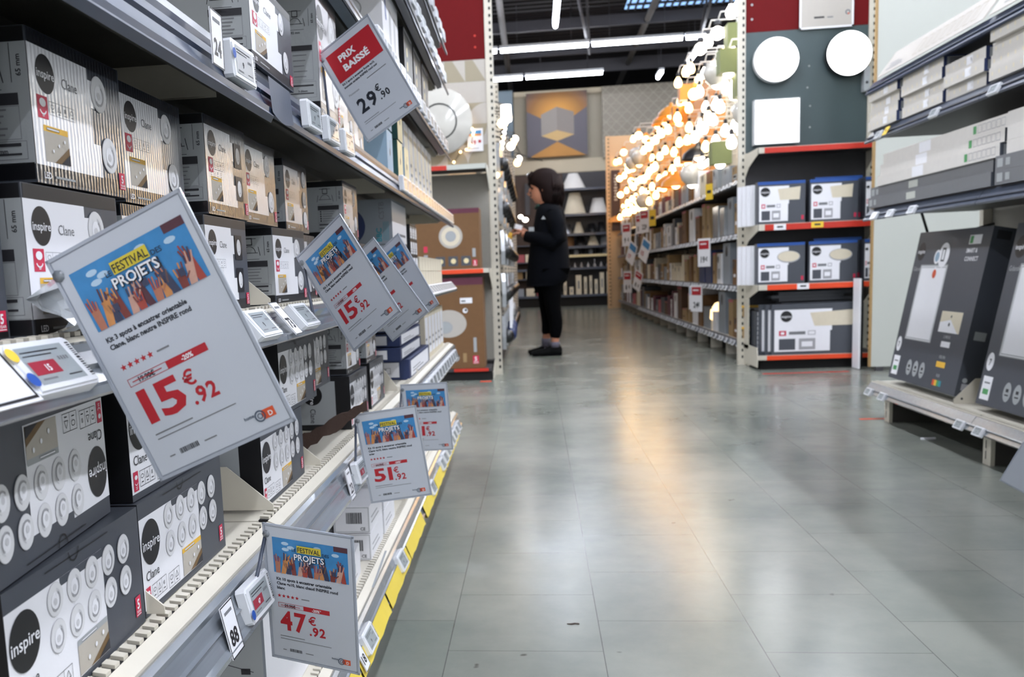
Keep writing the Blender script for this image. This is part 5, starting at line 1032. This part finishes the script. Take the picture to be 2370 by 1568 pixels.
# tall dark smart panel light boxes leaning back
def smart_box():
    w, h, d = .73, .69, .09; g = G(); g.box(-w/2, w/2, 0, d, 0, h, 'grey_print'); g.F = front(-w/2, 0)
    logo(g, w*.09, h*.87, .042, 3); g.text('Gdansk', w*.02, h*.74, .028, 'silver_print', 3, .01)
    g.rect(w*.13, h*.28, w*.4, h*.5, 'silver_print', 3); g.rect(w*.14, h*.285, w*.38, h*.485, 'white_print', 4); g.frame(w*.145, h*.29, w*.37, h*.475, .004, 'silver_print', 5)
    g.disc(w*.44, h*.84, .055, 'white_print', 6); g.rect(w*.41, h*.8, .035, .06, 'ink', 7); g.rect(w*.42, h*.81, .02, .045, 'white_print', 8); g.disc(w*.35, h*.83, .032, 'white_print', 6); g.disc(w*.35, h*.83, .022, 'sky_card', 7); g.disc(w*.36, h*.72, .03, 'white_print', 6); g.disc(w*.36, h*.72, .02, 'logo_orange', 7)
    g.rect(w*.74, h*.9, w*.15, h*.055, 'white_print', 3); g.rect(w*.75, h*.905, w*.04, h*.045, 'green_print', 4); g.text('SMART &', w*.73, h*.85, .025, 'white_print', 3, .02); g.text('CONNECT', w*.73, h*.8, .025, 'white_print', 3, .02)
    g.rect(w*.6, h*.36, w*.28, h*.13, 'cream_card', 3); g.pf([(w*.6, h*.36), (w*.6, h*.42), (w*.74, h*.44), (w*.86, h*.36)], 'white_print', 4); g.disc(w*.74, h*.46, .006, 'ink', 5); g.disc(w*.73, h*.41, .008, 'ink', 5)
    for t_, z, m in (('LUMENS', .325, 'white_print'), ('KELVIN', .2, 'yellow_print'), ('RGB', .085, 'cyan_print')):
        g.text(t_, w*.74, h*z, .018, 'silver_print', 3, .02, 'c'); g.rect(w*.68, h*(z-.055), w*.12, h*.035, m, 3)
    g.rect(w*.68, h*.03, w*.03, h*.035, 'logo_orange', 4); g.rect(w*.71, h*.03, w*.03, h*.035, 'yellow_print', 4); g.rect(w*.74, h*.03, w*.03, h*.035, 'green_print', 4)
    g.disc(w*.06, h*.24, .028, 'white_print', 3, .035); g.text('7', w*.06, h*.22, .035, 'ink', 4, .02, 'c')
    g.rect(w*.03, h*.03, w*.1, h*.13, 'white_print', 3); g.rect(w*.05, h*.06, w*.06, h*.03, 'green_print', 4); g.rect(w*.05, h*.12, w*.06, .006, 'thin_ink', 4)
    for k in range(3): g.disc(w*(.3+.1*k), h*.1, .028, 'silver_print', 3, .036); g.rect(w*(.285+.1*k), h*.1, .02, .012, 'ink', 4); g.rect(w*(.28+.1*k), h*.08, .028, .005, 'ink', 4)
    g.F = side_far(w/2, 0); g.rect(d*.25, h*.34, d*.5, h*.05, 'silver_print', 3) ; g.rect(d*.2, h*.93, d*.6, h*.05, 'ink', 3); g.disc(d*.3, h*.1, .01, 'silver_print', 3); g.rect(d*.2, h*.04, d*.4, h*.04, 'lens_print', 3)
    return g
sb = smart_box().mesh('smart_panel_box'); LEAN = .19
for y, lab in ((4.42, 'tall dark SMART & CONNECT panel light box on the low shelf, farther of two'), (3.5, 'tall dark panel light box at the right edge of the picture, nearer of two'), (2.6, 'tall dark panel light box just outside the right edge')):
    o = bpy.data.objects.new('smart_panel_box', sb); C.objects.link(o); o.location = (1.675, y, .193); o.rotation_euler = (-LEAN, 0, -math.pi/2); tag(o, lab, 'box')
for y in (4.0, 3.08):
    g = G(); g.prism([(0, 0), (0, .02), (.08, .1), (.3, .1), (.3, 0)], -.001, .001, 'x', 'shelf_cream'); g.F = side_far(.001, 0); g.disc(.03, .02, .005, 'ink', 2); o = g.build('shelf_divider', loc=(1.652, y, .1705)); o.rotation_euler = (0, 0, -math.pi/2); tag(o, 'cream divider with bolt hole right of the %s SMART & CONNECT box' % ('farther' if y > 3.5 else 'nearer'), 'divider')
def long_box(L_, h, c, lab, end):
    w, d = L_, .16; g = G(); g.box(-w/2, w/2, 0, d, 0, h, c); g.F = front(-w/2, 0)
    if c == 'grey_print' or c == 'steel_dark': g.rect(w*.38, h*.2, .1, h*.6, 'panel_white', 3); g.rect(.015, h*.2, .04, h*.6, 'silver_print', 3); g.rect(.075, h*.25, .03, h*.5, 'silver_print', 3)
    elif lab:
        random.seed(len(lab)+int(L_*100))
        for k in range(6): g.frame(w*(.8+.03*k), h*.2, .03, h*.6, .002, 'lens_print', 3)
        g.rect(w*.77, h*.2, .025, h*.6, 'green_print', 3); g.rect(w*.35, h*.05, .12, h*.9, 'white_print', 3)
    else:
        for k in range(int(w/.05)): g.rect(.02+.05*k, h*.35, .012, h*.3, 'cream_card', 3)
        g.rect(w*.55, h*.15, .05, h*.7, 'white_print', 3)
    g.F = side_far(w/2, 0); g.rect(0, 0, d, h, end, 3); g.rect(d*.08, h*.12, d*.4, h*.76, 'silver_print', 4)
    for k in range(4): g.rect(d*.14, h*(.24+.15*k), d*.28, h*.07, 'ink', 5)
    return g
dm('steel_dark', '#6f7175', .45, var=.05); dm('pale_box', '#cdc8c0', .5, var=.05); dm('white_box', '#d8d4ce', .4, var=.06)
def lput(L_, h, c, lab, end, y, z, x, text, group, yaw=0):
    k = ('L', L_, h, c, lab)
    if k not in PBM: PBM[k] = long_box(L_, h, c, lab, end).mesh('long_box')
    o = bpy.data.objects.new('long_box', PBM[k]); C.objects.link(o); o.location = (x, y, z); o.rotation_euler = (0, 0, -math.pi/2+yaw); tag(o, text, 'box', group)
for k in range(2):
    lput(1.25, .049, 'steel_dark', '', 'grey_print', 4.26+.03*k, .9975+.0495*k, 1.6+.02*k, 'long grey box with white sticker, %s of the two grey ones, far bay' % ('lower', 'upper')[k], 'long grey boxes'); lput(1.25, .049, 'steel_dark', '', 'grey_print', 2.98, .9975+.0495*k, 1.6, 'long grey box in the near bay, %s of the pair' % ('lower', 'upper')[k], 'long grey boxes')
for k in range(3):
    lput(1.2, .047, 'white_box', 'w', 'grey_print', 4.2-.02*k, 1.0955+.0475*k, 1.61+.006*k, 'long white box above the grey ones in the far bay, %s from below' % nth(k), 'long white boxes'); lput(1.2, .047, 'white_box', 'w', 'grey_print', 2.95, 1.0955+.0475*k, 1.61, 'long white box in the near bay, %s from below' % nth(k), 'long white boxes')
for j, (y, n_, L_) in enumerate(((4.74, 4, .36), (4.30, 4, .42), (3.9, 4, .34), (3.47, 4, .44), (3.0, 4, .44), (2.55, 4, .42))):
    for k in range(n_-(j == 2)): lput(L_, .044, 'pale_box', '', 'navy_card', y+.012*((k*7+j) % 3-1), 1.361+.0445*k, 1.60+.01*((k+j) % 3), 'small pale box, upper shelf, %s stack from the far end, %s from below' % (nth(j), nth(k)), 'small pale boxes on the upper right shelf')
# tilted header sign on the top rail
for a, b in ((3.74, 4.8), (2.32, 3.70)):
    g = G(); g.prism([(1.60, 1.588), (1.604, 1.588), (1.684, 1.70), (1.68, 1.70)], a, b, 'y', 'paper_light'); nx = Matrix(((0, .58, 0, 1.60), (-1, 0, 0, b), (0, .0, 1, 1.588), (0, 0, 0, 1)))
    g.F = Matrix(((0, .81, .58, 1.60), (-1, 0, 0, b), (0, -.58, .81, 1.588), (0, 0, 0, 1))); L_ = b-a
    for k in range(9): g.frame(L_*(.35+.065*k), .025, L_*.045, .08, .004, 'paper_tan', 4)
    g.rect(L_*.08, .04, L_*.14, .006, 'thin_ink', 4); g.rect(L_*.06, .025, L_*.18, .006, 'thin_ink', 4); g.rect(L_*.07, .055, L_*.1, .005, 'thin_ink', 4)
    tag(g.build('header_sign'), 'tilted pale header sign on the top right rail, %s of two' % ('farther' if a > 3 else 'nearer'), 'sign')
def rtag(y, z, lab, x=XR0-.04, yel=False):
    t = esl((x, y, z), (-.5, 0, -math.pi/2), lab, 'w', group='electronic tags on the near right rails', sc_=1.0); return t
for k, y in enumerate((4.78, 4.6, 3.78, 3.62)): rtag(y, .125, 'white electronic tag on the low right rail, %s from the far end' % nth(k))
for k, y in enumerate((4.72, 4.1, 3.6)): rtag(y, 1.325, 'white electronic tag on the upper right rail, %s from the far end' % nth(k))
for k, y in enumerate((4.75, 4.55, 4.3)): rtag(y, .96, 'white electronic tag on the middle right rail, %s from the far end' % nth(k))
g = G(); g.box(-.025, .025, 0, .002, -.02, .02, 'sticker_yellow'); g.F = front(-.025, 0, -.02); g.rect(.02, .015, .01, .012, 'ink', 2); tag(g.build('warning_label', loc=(XR0-.045, 4.6, 1.325), rot=(-.5, 0, -math.pi/2)), 'small yellow label on the upper right rail', 'label')
tag(G().tube([(2.169, 4.88, .90), (1.92, 4.84, .84), (1.84, 4.78, .85), (1.78, 4.72, .967)], .007, 'black_plastic', 6).build('cable'), 'black cable looped under the middle right shelf', 'cable')
# sleeve card at the lower right corner
card(at(2378, 1075, 2.93), (.1, .5, .3), 'grey price card sleeve cut off by the lower right corner', blank_sheet(), (1.597, 2.98, .125), None)
# things on the floor
g = G(); a, b = at(1765, 865, 1), 0
def fl(px, py): d = RM.transposed() @ Vector(((px-PCX)/FPX, (py-PCY)/FPX, 1)); return Vector((0, 0, CAMH))+d*(-CAMH/d[2])
a, b = fl(1765, 866), fl(1992, 869); g.box(a.x, b.x, a.y-.02, a.y+.02, 0, .0012, 'red_lip'); tag(g.build('floor_tape'), 'red tape line on the floor before the middle end display', 'tape')
a, b = fl(1990, 971), fl(2160, 968); g = G(); g.box(a.x, b.x, a.y-.015, a.y+.015, 0, .0012, 'orange_lip'); tag(g.build('floor_tape'), 'orange tape line on the floor under the near right shelving', 'tape')
a = fl(1118, 884); g = G(); g.box(a.x-.02, a.x+.06, a.y-.02, a.y+.03, 0, .0012, 'orange_lip'); tag(g.build('floor_tape'), 'short red tape mark at the foot of the left end display', 'tape')
a = fl(2148, 1017); g = G(); g.prism([(-.03, -.006), (.0, -.009), (.03, -.002), (.028, .006), (-.028, .004)], 0, .006, 'z', 'white_print'); tag(g.build('paper_scrap', loc=a), 'small white scrap on the floor under the near right shelving', 'scrap')
a = fl(1327, 1446); g = G(); g.prism([(-.014, 0), (-.004, -.003), (.004, .001), (.013, -.001), (.012, .003), (.002, .005), (-.006, .001)], 0, .002, 'z', 'torn_card'); tag(g.build('floor_debris', loc=a), 'tiny dark curled scrap on the floor tiles in front', 'scrap')
# ================================================================== lampshade shelving at the far end
fs_ = thing('shelving_run', 'dark shelving of lampshades at the far end of the aisle', 'shelving', (0, 0, 0))
FY = 20.22; FX0, FX1 = -.9, 2.6
g = G(); g.box(FX0, FX1, 20.78, 20.8, 0, 2.79, 'shelf_dark'); g.build('back_panel', fs_)
g = G(); g.box(-.9, .62, 20.74, 20.779, .3, 2.78, 'wood_brown'); g.build('wood_panel', fs_)
FZ = [.24, .80, 1.06, 1.24, 1.50, 1.90, 2.42]
for z in FZ:
    g = G(); g.box(.62 if z > 1.0 else FX0, FX1, FY, 20.74, z-.03, z, 'shelf_dark'); o = g.build('shelf', fs_); g = G(); g.box(.62 if z > 1.0 else FX0, FX1, FY-.015, FY-.0005, z-.045, z+.003, 'rail_dark' if z != 1.06 else 'ivory_card'); g.build('shelf_edge', o)
g = G(); g.box(FX0, FX1, FY+.05, 20.7, 0, .19, 'slot_black'); g.build('base', fs_)
for x in (.60, 2.0): g = G(); g.box(x-.02, x+.02, 20.7, 20.739, .0, 2.78, 'wood_brown'); g.build('upright', fs_)
for z in (.6, .95, 1.3): g = G(); g.box(FX0, .3, FY+.05, 20.73, z-.02, z, 'rail_dark'); g.build('shelf', fs_)
for k, x in enumerate((-.3, -.12)): g = G(); g.box(x-.05, x+.05, 20.69, 20.73, 1.95, 2.6, 'shelf_dark' if k else 'wood_brown'); g.build('wood_slat', fs_)
def shade(x, z, r0, r1, h, m, lab, sq=16):
    g = G(); g.lathe([(r0, 0), (r1, h), (r1*.9, h), (r0*.94, .004)], m, sq); tag(g.build('lampshade', loc=(x, FY+.27, z+.001)), lab, 'lampshade')
shade(.84, 2.42, .26, .10, .32, 'shade_white', 'large white bell lampshade on the topmost far shelf'); shade(.86, 1.90, .235, .11, .44, 'ivory_card' if False else 'cream_card', 'cream stepped lampshade below the white bell lampshade'); shade(1.34, 1.90, .19, .11, .31, 'shade_white', 'white tapered lampshade right of the cream stepped one')
shade(.70, 1.50, .1, .06, .2, 'steel', 'silvery lampshade at the left of the third far shelf'); shade(.93, 1.50, .12, .04, .24, 'cream_card', 'small cream cone lampshade on the third far shelf'); shade(1.2, 1.5, .1, .06, .2, 'shade_black', 'black lampshade right of the small cream cone'); shade(1.4, 1.5, .09, .06, .22, 'shade_black', 'second black lampshade at the right of the third far shelf')
shade(.74, 1.245, .09, .09, .2, 'tan_card', 'tan cylinder lampshade on the fourth far shelf'); shade(.97, 1.245, .12, .06, .2, 'shade_black', 'dark lampshade between tan cylinder and pale cone'); shade(1.22, 1.245, .13, .05, .2, 'cream_card', 'pale cone lampshade on the fourth far shelf'); shade(1.45, 1.245, .08, .06, .18, 'steel_card', 'grey lampshade at the right of the fourth far shelf')
for k in range(6): shade(.72+.15*k, 1.065, .05, .04, .11, ('shade_black', 'steel_card')[k % 2], 'small %s lampshade in the low row, %s from the left' % (('black', 'grey')[k % 2], nth(k)), 10)
for k in range(7): g = G(); g.lathe([(.04, 0), (.03, .05), (.012, .08), (.012, .16 if k in (4, 6) else .1)], 'steel', 10); tag(g.build('metal_lamp_stand', loc=(.7+.135*k, FY+.15, .801)), 'small metal lamp base on the second far shelf, %s from the left' % nth(k), 'lamp base', 'metal lamp bases')
for k, (x, w_, h) in enumerate(((.62, .06, .28), (.75, .08, .16), (.9, .11, .4), (1.04, .06, .36), (1.15, .05, .38), (1.26, .06, .3), (1.38, .08, .44), (1.52, .08, .45), (1.66, .07, .35))):
    g = G(); g.box(-w_/2, w_/2, 0, .2, 0, h, 'cream_card'); g.F = front(-w_/2, 0); g.rect(w_*.35, h*.3, w_*.3, h*.4, 'thin_ink', 10); tag(g.build('upright_box', loc=(x, FY+.02, .241)), 'pale upright box on the lowest far shelf, %s from the left' % nth(k), 'box', 'pale upright boxes on the lowest far shelf')
for k, (x, z, c) in enumerate(((-.35, .601, 'light_card'), (-.1, .601, 'cream_card'), (-.33, .241, 'steel_card'), (-.1, .241, 'cream_card'), (.12, .241, 'pink_card'), (-.3, .951, 'pink_card'), (-.1, .951, 'cream_card'))):
    g = G(); g.box(-.09, .09, 0, .2, 0, .16, c); tag(g.build('carton', loc=(x, FY+.08, z)), 'small %s carton left of the person, %s counted from the low left' % (PALN.get(c, 'pale'), nth(k)), 'box', 'cartons left of the person')
# three bright spot heads near the wood panels
for k, (px, py, r) in enumerate(((1181, 500, .07), (1205, 502, .05), (1216, 509, .06))):
    p = at(px, py, 19.6); t = thing('spot_lamp', 'bright white spotlight head near the wood panels, %s of three from the left' % nth(k), 'lamp', p); g = G(); g.ball((0, 0, 0), r, 'bulb_white', 12, 8, .8 if k else 1); g.build('bulb', t); g = G(); g.tube([(0, 0, -r), (0, .1, -r-.1), (0, .95, -r-.1)], .01, 'black_plastic', 6); g.build('arm', t)
# ================================================================== person looking at something in their hands, side view
PY = 8.79
def Pp(px, py, dy=0): v = at(px, py, PY); return Vector((v.x, PY+dy, max(v.z, 0)))
person = thing('person', 'person in a dark navy jacket, black trousers and black shoes, looking down at something held', 'person', (Pp(1262, 820).x, PY, 0))
org = Vector(person.location)
def skin_mesh(J, E_, root, sub=2):
    me = bpy.data.meshes.new('s'); me.from_pydata([tuple(j[0]-org) for j in J], E_, []); o = bpy.data.objects.new('s', me); C.objects.link(o)
    m = o.modifiers.new('k', 'SKIN'); m.use_smooth_shade = True
    for i, j in enumerate(J):
        sv = me.skin_vertices[0].data[i]; r = j[1]; sv.radius = r if isinstance(r, tuple) else (r, r); sv.use_root = i == root
    s = o.modifiers.new('u', 'SUBSURF'); s.levels = sub; s.render_levels = sub
    bpy.context.view_layer.update(); ev = o.evaluated_get(bpy.context.evaluated_depsgraph_get()); m2 = bpy.data.meshes.new_from_object(ev)
    V = [tuple(v.co) for v in m2.vertices]; F = [tuple(p.vertices) for p in m2.polygons]; bpy.data.objects.remove(o); return V, F
def ring_loft(g, rings, m, n=20, dx=0):    # rings: (py, front px, back px, half width, dy)
    vs = []; fs = []
    for r in rings:
        a, b = Pp(r[1], r[0]), Pp(r[2], r[0]); c = (a+b)/2-org; hx_ = (b.x-a.x)/2; pw = r[4] if len(r) > 4 else 1
        for k in range(n):
            t = 2*math.pi*k/n; cx_, sy_ = math.cos(t), math.sin(t); vs.append((c.x+hx_*cx_, math.copysign(abs(sy_)**pw, sy_)*r[3], c.z))
    for i in range(len(rings)-1):
        for k in range(n): fs.append((i*n+k, i*n+(k+1) % n, (i+1)*n+(k+1) % n, (i+1)*n+k))
    fs += [tuple(range(n)), tuple(range((len(rings)-1)*n, len(rings)*n))[::-1]]
    g.add(vs, fs, m, True)
J = [(Pp(1270, 602), (.13, .15)), (Pp(1270, 560), (.12, .14)), (Pp(1270, 515), (.13, .16)), (Pp(1268, 480), (.06, .08)), (Pp(1262, 462), .052), (Pp(1257, 440), .06),
     (Pp(1275, 500, -.15), .055), (Pp(1288, 560, -.21), .045), (Pp(1222, 549, -.12), .03), (Pp(1207, 541, -.09), (.034, .022)),
     (Pp(1268, 500, .15), .055), (Pp(1264, 560, .21), .045), (Pp(1222, 540, .09), .03), (Pp(1204, 531, .05), (.034, .022)),
     (Pp(1278, 640, -.09), .085), (Pp(1280, 715, -.09), .06), (Pp(1285, 750, -.09), .055), (Pp(1284, 795, -.09), .036), (Pp(1284, 812, -.09), .034),
     (Pp(1268, 640, .09), .085), (Pp(1266, 715, .09), .06), (Pp(1270, 750, .09), .055), (Pp(1264, 790, .09), .036), (Pp(1262, 806, .09), .034)]
Ed = [(0, 1), (1, 2), (2, 3), (3, 4), (4, 5), (2, 6), (6, 7), (7, 8), (8, 9), (2, 10), (10, 11), (11, 12), (12, 13), (0, 14), (14, 15), (15, 16), (16, 17), (17, 18), (0, 19), (19, 20), (20, 21), (21, 22), (22, 23)]
V, F = skin_mesh(J, Ed, 0, 1)
g = G(); g.add(V, F, 'skin', True)
ring_loft(g, [(395, 1246, 1268, .035), (400, 1237, 1277, .058), (410, 1229, 1284, .073), (422, 1226, 1287, .078), (430, 1226, 1287, .078), (436, 1229, 1286, .076), (443, 1229, 1283, .072), (450, 1230, 1279, .068), (456, 1231, 1275, .062), (460, 1232, 1272, .056), (464, 1235, 1268, .05), (469, 1238, 1262, .038), (472, 1243, 1258, .025)], 'skin', 22)
nz_ = [Pp(1229, 434)-org, Pp(1226, 442)-org, Pp(1222.5, 449)-org, Pp(1227, 453)-org]; g.tube(nz_, [.006, .011, .013, .008], 'skin', 8)
g.tube([Pp(1231, 457.5, -.02)-org, Pp(1229, 457.5)-org, Pp(1231, 457.5, .02)-org], .005, 'skin', 6)
for s_ in (-1, 1): g.ball(Pp(1233, 437, s_*.033)-org, .011, 'trousers', 8, 6); g.ball(Pp(1258, 440, s_*.074)-org, .022, 'skin', 8, 6, 1.4)
for (wx, wy, dy, s_) in ((1206, 541, -.09, 1), (1204, 531, .05, -1)):      # fingers and thumb curled toward the held box
    b0 = Pp(wx, wy, dy)-org
    for k in range(4):
        o_ = Vector((-.012, (k-1.5)*.018, .0)); L_ = (.03, .034, .032, .026)[k]; p0 = b0+o_; p1 = p0+Vector((-L_, s_*.004, .004)); p2 = p1+Vector((-L_*.75, s_*.008, -.012)); p3 = p2+Vector((-.006, s_*.004, -.016)); g.tube([p0, p1, p2, p3], [.0095, .009, .008, .006], 'skin', 7)
    p0 = b0+Vector((.004, s_*.03, .012)); g.tube([p0, p0+Vector((-.022, s_*.01, .018)), p0+Vector((-.045, s_*.004, .016))], [.011, .0095, .007], 'skin', 7)
body = g.build('body', person)
g = G(); ring_loft(g, [(389, 1252, 1266, .02), (391, 1243, 1275, .05), (396, 1234, 1284, .075), (404, 1227, 1292, .092), (414, 1222.5, 1296, .1), (422, 1223, 1299, .104), (428, 1228, 1301, .106), (436, 1237, 1303, .106), (446, 1242, 1304, .105), (456, 1246, 1304, .1), (464, 1251, 1302, .093), (471, 1258, 1300, .085), (475, 1264, 1296, .06)], 'hair', 26)
rs = [Pp(1232, 399, -.05)-org, Pp(1224, 412, -.055)-org, Pp(1224, 428, -.045)-org, Pp(1230, 438, -.06)-org]; g.tube(rs, [.012, .016, .013, .006], 'hair', 7)
for k in range(26):
    a = k/26*math.pi*1.5-math.pi*.25; r0 = .1; c_ = Pp(1272, 440)-org; dx, dy = math.cos(a-.5)*.115, math.sin(a-.5)*.1
    g.tube([c_+Vector((dx*.75, dy*.75, .13)), c_+Vector((dx*1.02, dy*1.05, .03)), c_+Vector((dx*1.04, dy*1.04, -.07)), c_+Vector((dx*.95, dy*.95, -.135-.012*(k % 3)))], [.012, .016, .014, .003], 'hair', 6)
g.build('hair', person)
g = G(); g.tube([Pp(1224, 402, -.05)-org, Pp(1220, 406, 0)-org, Pp(1224, 402, .05)-org], .006, 'glasses', 6); g.ball(Pp(1221, 406, -.03)-org, .014, 'glasses', 8, 6); g.ball(Pp(1221, 406, .03)-org, .014, 'glasses', 8, 6); g.build('glasses', person)
# jacket: body and sleeves
g = G(); ring_loft(g, [(470, 1252, 1284, .06), (474, 1247, 1292, .085), (480, 1243, 1300, .15), (488, 1240, 1305, .185), (500, 1238, 1308, .205), (530, 1233, 1311, .215), (560, 1227, 1314, .22), (590, 1223, 1317, .23), (620, 1220, 1319, .235), (645, 1218.5, 1316, .235), (655, 1218, 1309, .23), (662, 1219, 1297, .215)], 'jacket', 30)
for (sx_, sy_, sd, ex, ey, ed, wx, wy, wd) in ((1278, 494, -.17, 1290, 562, -.235, 1217, 548, -.12), (1270, 494, .17, 1268, 560, .235, 1218, 540, .09)):
    a, b, c = Pp(sx_, sy_, sd)-org, Pp(ex, ey, ed)-org, Pp(wx, wy, wd)-org
    g.tube([a+Vector((0, 0, .02)), a, a.lerp(b, .5)+Vector((.012, 0, 0)), b+Vector((0, 0, .02)), b+Vector((-.03, 0, -.01)), b.lerp(c, .5), c], [.05, .08, .078, .074, .07, .062, .05], 'jacket', 14)
jk = g.build('jacket', person)
g = G(); g.tube([Pp(1246, 476, -.06)-org, Pp(1240, 482, 0)-org, Pp(1246, 476, .06)-org], .014, 'collar_green', 8); g.build('collar', person)
p = Pp(1257, 508)-org; g = G(); g.add([(p.x-.02, -.262, p.z-.012), (p.x+.02, -.262, p.z-.012), (p.x, -.262, p.z+.016), (p.x-.02, -.258, p.z-.012), (p.x+.02, -.258, p.z-.012), (p.x, -.258, p.z+.016)], [(0, 1, 2), (3, 5, 4), (0, 3, 4, 1), (1, 4, 5, 2), (2, 5, 3, 0)], 'silver_print'); g.build('sleeve_emblem', jk)
p = Pp(1231, 532)-org; g = G(); g.box(p.x-.028, p.x+.02, -.155, -.15, p.z-.02, p.z+.016, 'silver_print'); g.build('badge', jk)
# trousers, socks, shoes
J2 = [(Pp(1268, 620), (.13, .17)), (Pp(1277, 650, -.09), .1), (Pp(1279, 715, -.09), .072), (Pp(1287, 745, -.09), .068), (Pp(1284, 786, -.09), .05), (Pp(1264, 650, .09), .1), (Pp(1265, 715, .09), .068), (Pp(1269, 745, .09), .064), (Pp(1264, 780, .09), .046)]
V, F = skin_mesh(J2, [(0, 1), (1, 2), (2, 3), (3, 4), (0, 5), (5, 6), (6, 7), (7, 8)], 0, 2)
g = G(); g.add(V, F, 'trousers', True); g.build('trousers', person)
for (ax, dy, ay, s_) in ((1284, -.09, 790, 0), (1264, .09, 785, 0)):
    g = G(); a = Pp(ax, ay, dy)-org; g.tube([a, Vector((a.x, a.y, .075))], .042, 'sock', 12); g.build('sock', person)
def shoe(xh, xt, y):
    g = G(); L_ = xh-xt; vs = []; n = 12; R_ = []
    for t, w_, h, zb in ((0, .02, .05, .012), (.04, .034, .085, .0), (.15, .04, .105, 0), (.32, .042, .105, 0), (.45, .044, .085, 0), (.62, .05, .065, 0), (.8, .048, .055, 0), (.93, .036, .045, .0), (1, .015, .03, .01)):
        x = xh-L_*t
        for k in range(n):
            a = 2*math.pi*k/n; z = zb+h/2+h/2*math.sin(a); z = max(z, .0); vs.append((x, y+w_*math.cos(a)*(1.0 if math.sin(a) < 0 else .8), z))
    fs = [(i*n+k, i*n+(k+1) % n, (i+1)*n+(k+1) % n, (i+1)*n+k) for i in range(8) for k in range(n)]+[tuple(range(n)), tuple(range(8*n, 9*n))[::-1]]
    g.add(vs, fs, 'shoe', True); g.box(xt+.012, xh-.005, y-.04, y+.04, .0, .018, 'trousers')
    for k in range(3): g.tube([(xh-L_*(.4+.08*k), y-.03, .1-.012*k), (xh-L_*(.4+.08*k), y+.03, .1-.012*k)], .004, 'sock', 5)
    g.build('shoe', person)
shoe(Pp(1301, 820).x-org.x, Pp(1230, 820).x-org.x, -.09); shoe(Pp(1288, 818).x-org.x, Pp(1222, 818).x-org.x, .09)
p = Pp(1199, 528, -.02); g = G(); g.box(-.035, .03, -.035, .03, -.012, .03, 'white_print'); tag(g.build('held_box', loc=p, rot=(.1, .3, .2)), 'small white packet held in the hands of the person', 'packet')
p = Pp(1183, 546, -.05); g = G(); g.box(-.025, .02, -.003, .003, -.025, .025, 'yellow_print'); tag(g.build('held_tag', loc=p, rot=(.1, .5, .1)), 'small yellow tag held under the white packet', 'tag')
